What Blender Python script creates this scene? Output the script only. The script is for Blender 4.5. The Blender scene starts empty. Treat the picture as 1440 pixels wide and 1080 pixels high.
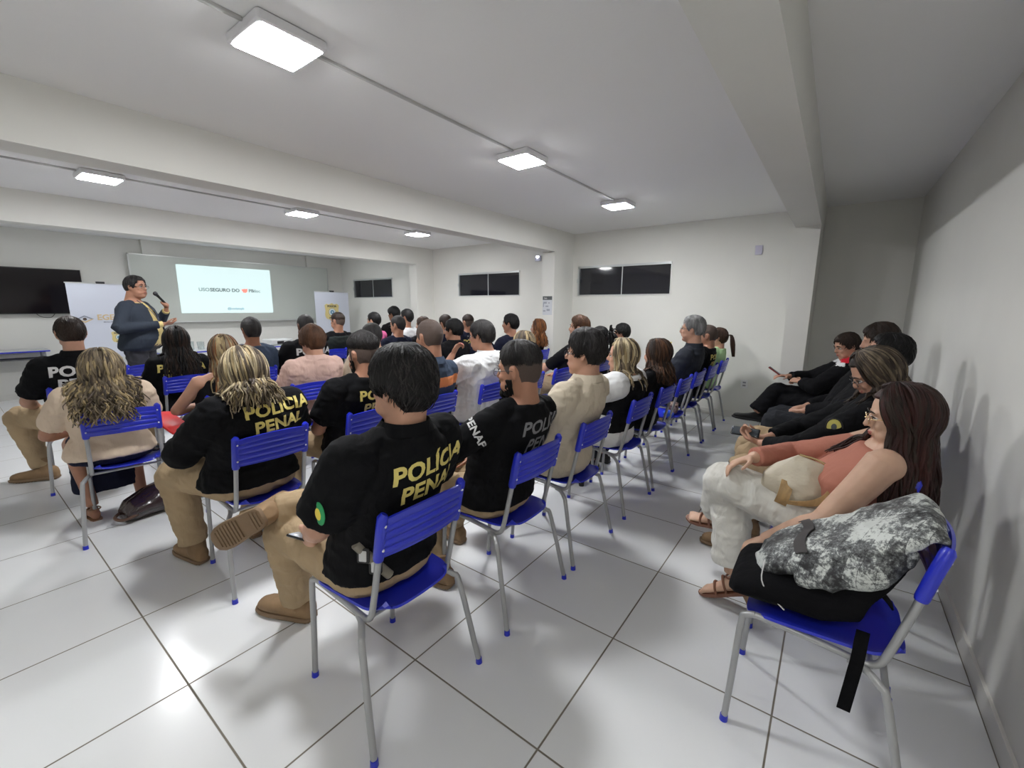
import bpy, math, random
import numpy as np
from mathutils import Vector, Matrix, noise
from mathutils.bvhtree import BVHTree
SC = bpy.context.scene
COL = SC.collection
PI = math.pi
rnd = random.Random(7)

# ------------------------------------------------------------------ materials
MATS = {}
def nodes_of(m):
    m.use_nodes = True
    nt = m.node_tree
    return nt, nt.nodes, nt.links, nt.nodes['Principled BSDF']
def mat(name, col, rough=.6, metal=0., spec=.5, bump=None, var=None, sheen=0., coat=0., emit=None, estr=0., trans=0., sss=0.):
    """bump=(scale,strength,(sx,sy,sz)); var=(scale,amount,(sx,sy,sz)) a noise mix towards a darker tone"""
    if name in MATS: return MATS[name]
    m = bpy.data.materials.new(name)
    nt, N, L, b = nodes_of(m)
    b.inputs['Base Color'].default_value = (*col, 1)
    b.inputs['Roughness'].default_value = rough
    b.inputs['Metallic'].default_value = metal
    b.inputs['Specular IOR Level'].default_value = spec
    b.inputs['Sheen Weight'].default_value = sheen
    b.inputs['Coat Weight'].default_value = coat
    b.inputs['Transmission Weight'].default_value = trans
    if sss:
        b.inputs['Subsurface Weight'].default_value = sss
        b.inputs['Subsurface Radius'].default_value = (.012, .005, .003)
        b.inputs['Subsurface Scale'].default_value = 1.0
    if emit:
        b.inputs['Emission Color'].default_value = (*emit, 1)
        b.inputs['Emission Strength'].default_value = estr
    tc = N.new('ShaderNodeTexCoord')
    def nz(scale, st, detail=4.):
        mp = N.new('ShaderNodeMapping'); mp.inputs['Scale'].default_value = st
        t = N.new('ShaderNodeTexNoise'); t.inputs['Scale'].default_value = scale
        t.inputs['Detail'].default_value = detail
        L.new(tc.outputs['Object'], mp.inputs['Vector']); L.new(mp.outputs['Vector'], t.inputs['Vector'])
        return t
    if var:
        t = nz(var[0], var[2])
        r = N.new('ShaderNodeMapRange'); r.inputs['From Min'].default_value = .38; r.inputs['From Max'].default_value = .62
        L.new(t.outputs['Fac'], r.inputs['Value'])
        mx = N.new('ShaderNodeMix'); mx.data_type = 'RGBA'
        c2 = var[3] if len(var) > 3 else tuple(c * (1 - var[1]) for c in col)
        mx.inputs['A'].default_value = (*col, 1); mx.inputs['B'].default_value = (*c2, 1)
        L.new(r.outputs['Result'], mx.inputs['Factor']); L.new(mx.outputs['Result'], b.inputs['Base Color'])
    if bump:
        t = nz(bump[0], bump[2] if len(bump) > 2 else (1, 1, 1))
        bp = N.new('ShaderNodeBump'); bp.inputs['Strength'].default_value = bump[1]
        bp.inputs['Distance'].default_value = bump[3] if len(bump) > 3 else .01
        L.new(t.outputs['Fac'], bp.inputs['Height']); L.new(bp.outputs['Normal'], b.inputs['Normal'])
    MATS[name] = m
    return m
def cloth(name, col, fold=1., rough=.85, var=None):
    # cloth: large soft folds plus a fine weave, both as real surface relief
    if name in MATS: return MATS[name]
    m = mat(name, col, rough, spec=.15, var=var)
    nt = m.node_tree; N, L = nt.nodes, nt.links; b = N['Principled BSDF']
    tc = N.new('ShaderNodeTexCoord')
    mp = N.new('ShaderNodeMapping'); mp.inputs['Scale'].default_value = (1, 1, .45); mp.inputs['Rotation'].default_value = (.5, .3, .2)
    t = N.new('ShaderNodeTexNoise'); t.inputs['Scale'].default_value = 13; t.inputs['Detail'].default_value = 3; t.inputs['Distortion'].default_value = .8
    t2 = N.new('ShaderNodeTexNoise'); t2.inputs['Scale'].default_value = 400; t2.inputs['Detail'].default_value = 1
    L.new(tc.outputs['Object'], mp.inputs['Vector']); L.new(mp.outputs['Vector'], t.inputs['Vector']); L.new(tc.outputs['Object'], t2.inputs['Vector'])
    b1 = N.new('ShaderNodeBump'); b1.inputs['Strength'].default_value = .45 * fold; b1.inputs['Distance'].default_value = .035
    b2 = N.new('ShaderNodeBump'); b2.inputs['Strength'].default_value = .2; b2.inputs['Distance'].default_value = .001
    L.new(t.outputs['Fac'], b1.inputs['Height']); L.new(t2.outputs['Fac'], b2.inputs['Height'])
    L.new(b1.outputs['Normal'], b2.inputs['Normal']); L.new(b2.outputs['Normal'], b.inputs['Normal'])
    return m

# ------------------------------------------------------------------ mesh builder
def cr(P, n):
    """Catmull-Rom resample of a list of tuples (any dimension), n points per span"""
    P = [np.array(p, float) for p in P]
    if len(P) < 3:
        return [P[0] * (1 - i / n) + P[-1] * i / n for i in range(n + 1)]
    Q = [2 * P[0] - P[1]] + P + [2 * P[-1] - P[-2]]
    out = []
    for i in range(1, len(Q) - 2):
        for k in range(n):
            t = k / n
            a, b, c, d = Q[i - 1], Q[i], Q[i + 1], Q[i + 2]
            out.append(.5 * ((2 * b) + (c - a) * t + (2 * a - 5 * b + 4 * c - d) * t * t + (3 * b - a - 3 * c + d) * t ** 3))
    out.append(P[-1])
    return out
class MB:
    def __init__(s): s.v = []; s.f = []; s.m = []
    def add(s, V, F, mi=0):
        o = len(s.v); s.v.extend([tuple(map(float, p)) for p in V]); s.f.extend([tuple(i + o for i in f) for f in F]); s.m.extend([mi] * len(F)); return s
    def box(s, x0, x1, y0, y1, z0, z1, mi=0, M=None):
        V = [Vector((x, y, z)) for z in (z0, z1) for y in (y0, y1) for x in (x0, x1)]
        if M is not None: V = [M @ p for p in V]
        return s.add(V, [(0, 2, 3, 1), (4, 5, 7, 6), (0, 1, 5, 4), (2, 6, 7, 3), (0, 4, 6, 2), (1, 3, 7, 5)], mi)
    def rbox(s, c, h, r=.01, mi=0, M=None, seg=3):
        """box with rounded vertical edges and softened rims; c centre, h half sizes"""
        pts = []
        for qx, qy, a0 in ((1, 1, 0), (-1, 1, PI / 2), (-1, -1, PI), (1, -1, 3 * PI / 2)):
            for k in range(seg + 1):
                a = a0 + PI / 2 * k / seg
                pts.append((qx * (h[0] - r) + r * math.cos(a), qy * (h[1] - r) + r * math.sin(a)))
        rr = min(r, h[2]) * .5
        R = []
        for z, k in ((-h[2], rr), (-h[2] + rr, 0), (h[2] - rr, 0), (h[2], rr)):
            ring = []
            for x, y in pts:
                fx = 1 - k / h[0]; fy = 1 - k / h[1]
                ring.append(Vector((c[0] + x * fx, c[1] + y * fy, c[2] + z)))
            R.append(ring)
        if M is not None: R = [[M @ p for p in ring] for ring in R]
        return s.rings(R, mi)
    def rings(s, R, mi=0, caps=True, closed=True):
        n = len(R[0]); V = [p for r in R for p in r]; F = []
        for i in range(len(R) - 1):
            for k in range(n if closed else n - 1):
                a = i * n + k; b = i * n + (k + 1) % n
                F.append((a, b, b + n, a + n))
        if caps and closed:
            F.append(tuple(range(n))[::-1]); F.append(tuple(range((len(R) - 1) * n, len(R) * n)))
        return s.add(V, F, mi)
    def tube(s, P, r, n=8, mi=0, sub=0, caps=True, flat=None):
        """P path, r radius or list; flat=(axis vector, factor) squeezes the section along an axis"""
        if not hasattr(r, '__len__'): r = [r] * len(P)
        if sub:
            Q = cr([tuple(p) + (q,) for p, q in zip(P, r)], sub)
            P = [q[:3] for q in Q]; r = [max(q[3], 1e-4) for q in Q]
        P = [Vector(p) for p in P]
        R = []; up = None
        for i, p in enumerate(P):
            t = (P[min(i + 1, len(P) - 1)] - P[max(i - 1, 0)])
            if t.length < 1e-9: t = Vector((0, 0, 1))
            t.normalize()
            if up is None:
                up = Vector((0, 0, 1)) if abs(t.z) < .9 else Vector((0, 1, 0))
            a = t.cross(up)
            if a.length < 1e-6: a = t.orthogonal()
            a.normalize(); b = a.cross(t).normalized(); up = b
            ring = []
            for k in range(n):
                an = 2 * PI * k / n
                d = a * math.cos(an) + b * math.sin(an)
                if flat:
                    ax = flat[0]; d = d - ax * (d.dot(ax)) * (1 - flat[1])
                ring.append(p + d * r[i])
            R.append(ring)
        return s.rings(R, mi, caps)
    def ell(s, c, r, nu=14, nv=9, mi=0, M=None):
        V = []; F = []
        c = Vector(c)
        def pt(x, y, z):
            p = Vector((x * r[0], y * r[1], z * r[2]))
            if M is not None: p = M @ p
            return c + p
        V.append(pt(0, 0, -1))
        for j in range(1, nv):
            t = -PI / 2 + PI * j / nv
            for i in range(nu):
                a = 2 * PI * i / nu
                V.append(pt(math.cos(t) * math.cos(a), math.cos(t) * math.sin(a), math.sin(t)))
        V.append(pt(0, 0, 1)); last = len(V) - 1
        for i in range(nu):
            F.append((0, 1 + (i + 1) % nu, 1 + i))
            F.append((last, last - nu + i, last - nu + (i + 1) % nu))
        for j in range(nv - 2):
            for i in range(nu):
                a = 1 + j * nu + i; b = 1 + j * nu + (i + 1) % nu
                F.append((a, b, b + nu, a + nu))
        return s.add(V, F, mi)
    def cyl(s, c0, c1, r, n=16, mi=0):
        return s.tube([c0, c1], r, n, mi)
    def grid(s, fn, nu, nv, mi=0, thick=0.):
        V = []; 
        for j in range(nv + 1):
            for i in range(nu + 1):
                V.append(Vector(fn(i / nu, j / nv)))
        F = []
        w = nu + 1
        for j in range(nv):
            for i in range(nu):
                a = j * w + i; F.append((a, a + 1, a + 1 + w, a + w))
        if thick:
            nrm = [Vector((0, 0, 0)) for _ in V]
            for f in F:
                nn = (V[f[1]] - V[f[0]]).cross(V[f[3]] - V[f[0]])
                if nn.length > 0: nn.normalize()
                for k in f: nrm[k] += nn
            N = len(V)
            for k in range(N):
                q = nrm[k].normalized() if nrm[k].length > 0 else Vector((0, 0, 1))
                V.append(V[k] - q * thick)
            F2 = [tuple(k + N for k in f[::-1]) for f in F]
            E = [j * w for j in range(nv + 1)]
            bd = list(range(w)) + [j * w + nu for j in range(1, nv + 1)] + [nv * w + i for i in range(nu - 1, -1, -1)] + [j * w for j in range(nv - 1, 0, -1)]
            F3 = []
            for k in range(len(bd)):
                a, b = bd[k], bd[(k + 1) % len(bd)]
                F3.append((b, a, a + N, b + N))
            F = F + F2 + F3
        return s.add(V, F, mi)
    def mesh(s, name):
        me = bpy.data.meshes.new(name); me.from_pydata(s.v, [], s.f)
        me.polygons.foreach_set('material_index', s.m); me.update()
        return me
    def build(s, name, mats, parent=None, smooth=True, loc=None):
        me = s.mesh(name)
        return link(name, me, mats, parent, smooth, loc)
def link(name, me, mats, parent=None, smooth=True, loc=None):
    if not isinstance(mats, (list, tuple)): mats = [mats]
    for m in mats: me.materials.append(m)
    if smooth:
        me.polygons.foreach_set('use_smooth', [True] * len(me.polygons))
        try: me.set_sharp_from_angle(angle=math.radians(42))
        except Exception: pass
    o = bpy.data.objects.new(name, me); COL.objects.link(o)
    if parent is not None: o.parent = parent
    if loc is not None: o.location = loc
    return o
def remesh(mb, voxel, smooth=4, decim=None):
    """fuse overlapping volumes into one continuous surface"""
    o = bpy.data.objects.new('tmp', mb.mesh('tmp')); COL.objects.link(o)
    m = o.modifiers.new('r', 'REMESH'); m.mode = 'VOXEL'; m.voxel_size = voxel; m.adaptivity = 0
    if smooth:
        k = o.modifiers.new('s', 'SMOOTH'); k.factor = .5; k.iterations = smooth
    if decim:
        d = o.modifiers.new('d', 'DECIMATE'); d.ratio = decim
    dg = bpy.context.evaluated_depsgraph_get()
    me = bpy.data.meshes.new_from_object(o.evaluated_get(dg))
    old = o.data
    bpy.data.objects.remove(o); bpy.data.meshes.remove(old)
    return me
def thing(name, label, cat, loc=(0, 0, 0), rz=0., group=None):
    o = bpy.data.objects.new(name, None); COL.objects.link(o)
    o.empty_display_size = .1
    o.location = loc; o.rotation_euler = (0, 0, rz); tag(o, label, cat, group); return o
def tag(o, label, cat, group=None):
    o['label'] = label; o['category'] = cat
    if group: o['group'] = group
    return o
def struct(name, mb, m, smooth=False):
    o = mb.build(name, m, smooth=smooth); o['kind'] = 'structure'; return o
def dup(root, loc, rz, label, group=None):
    r = root.copy(); COL.objects.link(r); r.location = loc; r.rotation_euler = (0, 0, rz); r['label'] = label
    if group: r['group'] = group
    for ch in list(root.children):
        c = ch.copy(); COL.objects.link(c); c.parent = r
        for g in list(ch.children):
            d = g.copy(); COL.objects.link(d); d.parent = c
    return r
def text_mesh(txt, size, bold=.0, ext=.0, shear=0., res=3, spacing=1.):
    cu = bpy.data.curves.new('t', 'FONT'); cu.body = txt; cu.size = size; cu.offset = bold; cu.extrude = ext
    cu.align_x = 'CENTER'; cu.align_y = 'CENTER'; cu.shear = shear; cu.resolution_u = res; cu.space_character = spacing
    o = bpy.data.objects.new('t', cu); COL.objects.link(o)
    dg = bpy.context.evaluated_depsgraph_get()
    me = bpy.data.meshes.new_from_object(o.evaluated_get(dg))
    bpy.data.objects.remove(o); bpy.data.curves.remove(cu)
    return me
def text_obj(name, txt, size, m, M, parent=None, bold=0., ext=.002, shear=0., spacing=1., label=None):
    me = text_mesh(txt, size, bold, ext, shear, 3, spacing); me.transform(M)
    o = link(name, me, m, parent, smooth=False)
    if label: o['label'] = label
    return o

# ------------------------------------------------------------------ camera (taken from the floor grid)
H = 1.43
yaw, pitch, roll = -.6416, -.1784, .0051
F = Vector((math.cos(pitch) * math.sin(yaw), math.cos(pitch) * math.cos(yaw), math.sin(pitch)))
Rr = Vector((math.cos(yaw), -math.sin(yaw), 0)); Uu = Rr.cross(F)
R2 = Rr * math.cos(roll) + Uu * math.sin(roll); U2 = Uu * math.cos(roll) - Rr * math.sin(roll)
cam = bpy.data.cameras.new('camera'); cam.sensor_width = 36; cam.lens = 602.26 / 1440 * 36; cam.clip_start = .02
co = bpy.data.objects.new('camera', cam); COL.objects.link(co)
co.matrix_world = Matrix(((R2.x, U2.x, -F.x, 0), (R2.y, U2.y, -F.y, 0), (R2.z, U2.z, -F.z, H), (0, 0, 0, 1)))
SC.camera = co
SC.view_settings.view_transform = 'Standard'; SC.view_settings.look = 'None'; SC.view_settings.gamma = 1
SC.view_settings.exposure = 1.85
SC.view_settings.use_curve_mapping = False
w = bpy.data.worlds.new('night'); SC.world = w; w.use_nodes = True
w.node_tree.nodes['Background'].inputs['Color'].default_value = (.02, .022, .03, 1)
w.node_tree.nodes['Background'].inputs['Strength'].default_value = .3

# ------------------------------------------------------------------ room
XR, YF, XS, YN, ZC = .585, 6.19, -9.9, -1.7, 2.55
M_wall = mat('wall_paint', (.78, .775, .735), .75, spec=.3, bump=(60, .15, (1, 1, 1), .002), var=(1.2, .04, (1, 1, 1)))
M_ceil = mat('ceiling_paint', (.86, .86, .86), .85, spec=.2, bump=(90, .2, (1, 1, 1), .002))
M_skirt = mat('skirting_tile', (.74, .73, .69), .3)
def floor_mat():
    m = bpy.data.materials.new('glazed_floor_tile'); nt, N, L, b = nodes_of(m)
    tc = N.new('ShaderNodeTexCoord'); sp = N.new('ShaderNodeSeparateXYZ'); L.new(tc.outputs['Object'], sp.inputs[0])
    def line(out, off, s, wd):
        a = N.new('ShaderNodeMath'); a.operation = 'SUBTRACT'; a.inputs[1].default_value = off; L.new(out, a.inputs[0])
        d = N.new('ShaderNodeMath'); d.operation = 'DIVIDE'; d.inputs[1].default_value = s; L.new(a.outputs[0], d.inputs[0])
        f = N.new('ShaderNodeMath'); f.operation = 'FRACT'; L.new(d.outputs[0], f.inputs[0])
        g = N.new('ShaderNodeMath'); g.operation = 'SUBTRACT'; g.inputs[1].default_value = .5; L.new(f.outputs[0], g.inputs[0])
        h = N.new('ShaderNodeMath'); h.operation = 'ABSOLUTE'; L.new(g.outputs[0], h.inputs[0])
        r = N.new('ShaderNodeMapRange'); r.inputs['From Min'].default_value = .5 - wd / s; r.inputs['From Max'].default_value = .5 - wd / s * .55
        L.new(h.outputs[0], r.inputs['Value']); return r.outputs['Result']
    lx = line(sp.outputs['X'], -.629, .601, .0042); ly = line(sp.outputs['Y'], .391, .601, .0042)
    mx = N.new('ShaderNodeMath'); mx.operation = 'MAXIMUM'; L.new(lx, mx.inputs[0]); L.new(ly, mx.inputs[1])
    nz = N.new('ShaderNodeTexNoise'); nz.inputs['Scale'].default_value = 1.5; nz.inputs['Detail'].default_value = 5; L.new(tc.outputs['Object'], nz.inputs['Vector'])
    tile = N.new('ShaderNodeMix'); tile.data_type = 'RGBA'; tile.inputs['A'].default_value = (.74, .755, .76, 1); tile.inputs['B'].default_value = (.80, .81, .815, 1)
    L.new(nz.outputs['Fac'], tile.inputs['Factor'])
    gr = N.new('ShaderNodeMix'); gr.data_type = 'RGBA'; gr.inputs['A'].default_value = (.12, .10, .075, 1); gr.inputs['B'].default_value = (.24, .22, .18, 1)
    n2 = N.new('ShaderNodeTexNoise'); n2.inputs['Scale'].default_value = 3; L.new(tc.outputs['Object'], n2.inputs['Vector']); L.new(n2.outputs['Fac'], gr.inputs['Factor'])
    fin = N.new('ShaderNodeMix'); fin.data_type = 'RGBA'; L.new(mx.outputs[0], fin.inputs['Factor']); L.new(tile.outputs['Result'], fin.inputs['A']); L.new(gr.outputs['Result'], fin.inputs['B'])
    L.new(fin.outputs['Result'], b.inputs['Base Color'])
    rr = N.new('ShaderNodeMapRange'); rr.inputs['To Min'].default_value = .22; rr.inputs['To Max'].default_value = .8; L.new(mx.outputs[0], rr.inputs['Value']); L.new(rr.outputs['Result'], b.inputs['Roughness'])
    bp = N.new('ShaderNodeBump'); bp.inputs['Strength'].default_value = .5; bp.inputs['Distance'].default_value = .002; bp.invert = True
    L.new(mx.outputs[0], bp.inputs['Height']); L.new(bp.outputs['Normal'], b.inputs['Normal'])
    return m
struct('floor', MB().box(XS - .2, XR + .2, YN - .2, YF + .2, -.1, 0), floor_mat())
struct('ceiling', MB().box(XS - .2, XR + .2, YN - .2, YF + .2, ZC, ZC + .12), M_ceil)
struct('wall_right', MB().box(XR, XR + .15, YN, YF, 0, ZC), M_wall)
struct('wall_front', MB().box(XS - .15, XS, YN, YF, 0, ZC), M_wall)
struct('wall_near', MB().box(XS - .15, XR + .15, YN - .15, YN, 0, ZC), M_wall)
WINS = [(-3.33, -1.885, 1.61, 2.055), (-5.925, -4.465, 1.625, 2.05), (-9.395, -7.94, 1.625, 2.05)]
wf = MB(); xs = XS - .15
for x0, x1, z0, z1 in sorted(WINS):
    wf.box(xs, x0, YF, YF + .15, 0, ZC); wf.box(x0, x1, YF, YF + .15, 0, z0); wf.box(x0, x1, YF, YF + .15, z1, ZC); xs = x1
wf.box(xs, XR + .15, YF, YF + .15, 0, ZC)
struct('wall_far', wf, M_wall)
# columns and beams
ZB = 2.235
for i, (x0, x1, yc) in enumerate([(-.43, -.215, 5.36), (-3.64, -3.42, 5.62), (-6.84, -6.62, 5.75)]):
    struct('trim_%d' % (i + 1), MB().box(x0, x1, YN, YF, ZB, ZC), M_wall)       # ceiling beam
    struct('trim_%d' % (i + 4), MB().box(x0 + .004, x1 - .004, yc, YF, 0, ZB), M_wall)   # column under it
struct('trim_7', MB().box(XS, XS + .06, 2.35, 2.62, 0, ZC), M_wall)
struct('trim_8', MB().box(XS, XS + .06, 5.3, 5.56, 0, ZC), M_wall)
sk = MB(); sk.box(XR - .012, XR, YN, YF, 0, .085); struct('baseboard_right', sk, M_skirt)
sk = MB(); sk.box(-.2, XR - .012, YF - .012, YF, 0, .085); sk.box(-3.4, -.44, YF - .012, YF, 0, .085); struct('baseboard_far', sk, M_skirt)
sk = MB(); sk.box(XS, XS + .012, YN, 2.35, 0, .085); sk.box(XS, XS + .012, 2.62, 5.3, 0, .085); struct('baseboard_front', sk, M_skirt)
# windows: aluminium frame, two dark panes each
M_alu = mat('aluminium', (.62, .64, .64), .35, .6)
M_pane = mat('dark_night_glass', (.012, .012, .018), .06, spec=.6, coat=.3)
for i, (x0, x1, z0, z1) in enumerate(WINS):
    r = MB(); t = .022; y0, y1 = YF - .012, YF + .06
    r.box(x0, x1, y0, y1, z0, z0 + t * .5); r.box(x0, x1, y0, y1, z1 - t * 1.4, z1); r.box(x0, x0 + t, y0, y1, z0, z1); r.box(x1 - t * .4, x1, y0, y1, z0, z1)
    r.box((x0 + x1) / 2 - .006, (x0 + x1) / 2 + .006, YF + .012, YF + .05, z0, z1)
    r.box(x0 - .004, x0 + .03, YF - .03, YF - .01, (z0 + z1) / 2 - .03, (z0 + z1) / 2 + .03)
    fr = r.build('window_%d' % (i + 1), M_alu, smooth=False); fr['kind'] = 'structure'
    for a, bb in ((x0 + t, (x0 + x1) / 2), ((x0 + x1) / 2, x1 - t * .4)):
        MB().box(a, bb, YF + .02, YF + .028, z0 + .01, z1 - .02).build('pane', M_pane, fr, smooth=False)
    MB().box(x0 - .05, x1 + .05, YF + .10, YF + .14, z0 - .05, z1 + .05).build('shutter', mat('dark_shutter', (.01, .01, .012), .7), fr, smooth=False)

# ceiling lights
M_fix = mat('white_fixture', (.78, .78, .8), .4)
M_diff = mat('lit_diffuser', (1, 1, 1), .5, emit=(.975, .985, 1.), estr=43)
M_diff2 = mat('dimmer_lit_diffuser', (1, 1, 1), .5, emit=(.975, .985, 1.), estr=18)
M_diff_fill = mat('fill_light_diffuser', (1, 1, 1), .5, emit=(1., .98, .95), estr=22)  # glow of the added fill light in the right bay
def ceiling_light(md=None):
    t = thing('ceiling_light', '', 'ceiling light', (0, 0, ZC), 0, 'square ceiling lights')
    MB().rbox((0, 0, -.021), (.145, .145, .0205), .012).build('housing', M_fix, t)
    MB().rbox((0, 0, -.0435), (.128, .128, .003), .01).build('diffuser', md or M_diff, t)
    return t
base = ceiling_light()
first = True
LX = [(-2.03, 'in the nearest ceiling bay'), (-5.28, 'in the middle ceiling bay')]
LY = [(1.04, 'nearest the camera'), (2.83, 'middle one'), (4.63, 'nearest the window wall')]
for x, nx in LX:
    for y, ny in LY:
        lab = 'lit square white ceiling light %s, %s' % (nx, ny)
        yy = y
        if first: base.location = (x, yy, ZC); base['label'] = lab; first = False
        else: dup(base, (x, yy, ZC), 0, lab)
b2 = ceiling_light(M_diff2); b2.location = (-8.3, 1.04, ZC); b2['label'] = 'dimmer square ceiling light before the whiteboard, nearest the left side'
for y, ny in ((2.83, 'middle one'), (4.63, 'nearest the window wall')): dup(b2, (-8.3, y, ZC), 0, 'dimmer square ceiling light before the whiteboard, ' + ny)
fill_lamp = ceiling_light(M_diff_fill); fill_lamp.location = (.08, -.75, ZC); fill_lamp['label'] = 'added fill light, out of view, between the right beam and the right wall'  # invented lamp behind the camera, added to lift the dark right recess
M_con = mat('grey_conduit', (.5, .5, .49), .5)
for x, nm in ((-2.03, 'nearest bay'), (-5.28, 'middle bay')):
    c = MB()
    for a, b in ((-1.5, .895), (1.185, 2.685), (2.975, 4.485)): c.rbox((x + .02, (a + b) / 2, ZC - .007), (.008, (b - a) / 2, .007), .004)
    tag(c.build('cable_conduit', M_con), 'thin grey cable conduit joining the ceiling lights of the ' + nm, 'conduit', 'ceiling conduits')

# ------------------------------------------------------------------ chair
M_blue = mat('blue_plastic', (.014, .026, .50), .3, spec=.55, coat=.15, bump=(300, .05, (1, 1, 1), .001))
M_tube = mat('grey_painted_steel', (.36, .365, .37), .32, .25, spec=.6)
M_rivet = mat('pale_rivet', (.75, .76, .8), .4)
M_tag = mat('white_moulded_tag', (.42, .48, .75), .5)
def make_chair():
    t = thing('school_chair', '', 'chair')
    R = .0108
    for s in (-1, 1):
        leg = MB().tube([(s * .185, .232, .012), (s * .181, .222, .2), (s * .178, .212, .40), (s * .177, .2, .428), (s * .177, .175, .438)], R, 10, sub=4).build('leg', M_tube, t)
        MB().tube([(s * .1855, .2327, 0), (s * .185, .232, .022)], [.0135, .0125], 12).build('foot_cap', M_blue, leg)
        MB().tube([(s * .177, .176, .438), (s * .173, 0, .424), (s * .17, -.09, .412), (s * .17, -.127, .417), (s * .169, -.150, .452), (s * .168, -.185, .60), (s * .168, -.226, .79)], R, 10, sub=4).build('side_rail', M_tube, t)
        leg = MB().tube([(s * .17, -.07, .405), (s * .182, -.105, .403), (s * .207, -.142, .385), (s * .222, -.165, .34), (s * .25, -.236, .012)], [.0112] * 5, 10, sub=4).build('leg', M_tube, t)
        MB().tube([(s * .2505, -.237, 0), (s * .25, -.236, .022)], [.0138, .0125], 12).build('foot_cap', M_blue, leg)
    MB().tube([(-.177, .12, .425), (.177, .12, .425)], .008, 8).build('crossbar', M_tube, t)
    MB().tube([(-.177, -.12, .412), (.177, -.12, .412)], .008, 8).build('crossbar', M_tube, t)
    # seat shell
    def seat(u, v):
        x = (u - .5) * 2; y = (v - .5) * 2
        k = 1 - .10 * max(0, abs(y) - .6) / .4
        cx = x * (.183 + .015 * y) * (1 - .16 * abs(x) ** 6 * abs(y) ** 6) * k; cy = y * .205 * (1 - .16 * abs(x) ** 6 * abs(y) ** 6)
        z = .452 - .014 * (1 - x * x) * (1 - .3 * y * y) - .03 * max(0, y - .55) ** 2 / .2 + .012 * max(0, -y - .6) / .4 + .004 * abs(x) ** 8
        return (cx, cy + .005, z)
    MB().grid(seat, 22, 22, thick=.009).build('seat', M_blue, t)
    # slatted backrest with sleeves over the uprights
    def back(u, v):
        x = (u - .5) * 2; z = .668 + v * .135 + .014 * (1 - x * x) * v
        y = -.196 - (z - .66) * .2 - .020 * (1 - x * x)
        rib = 0
        q = (v * 5.0) % 1.0
        if .04 < v < .84: rib = .009 * math.sin(PI * (q - .16) / .84) ** .7 if q > .16 else -.004
        else: rib = .007
        return (x * .170, y - rib, z)
    b = MB(); b.grid(lambda u, v: back(1 - u, v), 20, 50, thick=.008)
    for s in (-1, 1):
        b.tube([(s * .168, -.1975, .655), (s * .168, -.199, .665), (s * .168, -.213, .735), (s * .168, -.230, .808), (s * .163, -.233, .818)], [.0155, .0175, .0175, .0175, .011], 12)
    bk = b.build('backrest', M_blue, t)
    r = MB()
    for s in (-1, 1):
        for z in (.695, .78): r.ell((s * .166, -.2225 - (z - .695) * .2, z), (.005, .004, .005), 8, 5)
    r.build('rivet', M_rivet, bk)
    MB().rbox((0, -.2525, .806), (.019, .002, .007), .002).build('label_tag', M_tag, bk)
    return t
# ------------------------------------------------------------------ people
V3 = Vector
HT = [(.127, .004, .004, .02), (.122, .022, .022, .048), (.108, .046, .05, .076), (.085, .063, .072, .094), (.06, .072, .082, .104), (.03, .076, .086, .108),
      (0, .0745, .084, .105), (-.03, .070, .082, .095), (-.06, .063, .082, .074), (-.09, .053, .079, .058), (-.11, .038, .070, .045), (-.12, .02, .055, .02)]
def hprof(z):
    """half width, front, back of the head at height z (head frame)"""
    T = HT
    if z >= T[0][0]: return T[0][1:]
    for i in range(len(T) - 1):
        if z >= T[i + 1][0]:
            k = (T[i][0] - z) / (T[i][0] - T[i + 1][0]); return tuple(T[i][j] * (1 - k) + T[i + 1][j] * k for j in (1, 2, 3))
    return T[-1][1:]
def hpt(az, z, off=0.):
    """surface point; az 0 = face (+Y), +90 = +X"""
    w, f, b = hprof(z); s, c = math.sin(az), math.cos(az)
    d = f if c > 0 else b
    n = 2.15
    r = (abs(s / max(w, 1e-4)) ** n + abs(c / max(d, 1e-4)) ** n) ** (-1 / n)
    q = min(1, max(0, (z - .045) / .082)); k = math.sqrt(max(0, 1 - q * q))
    return V3((s * (r + off * k), c * (r + off * k), z + off * q * q ** .5))
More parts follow.
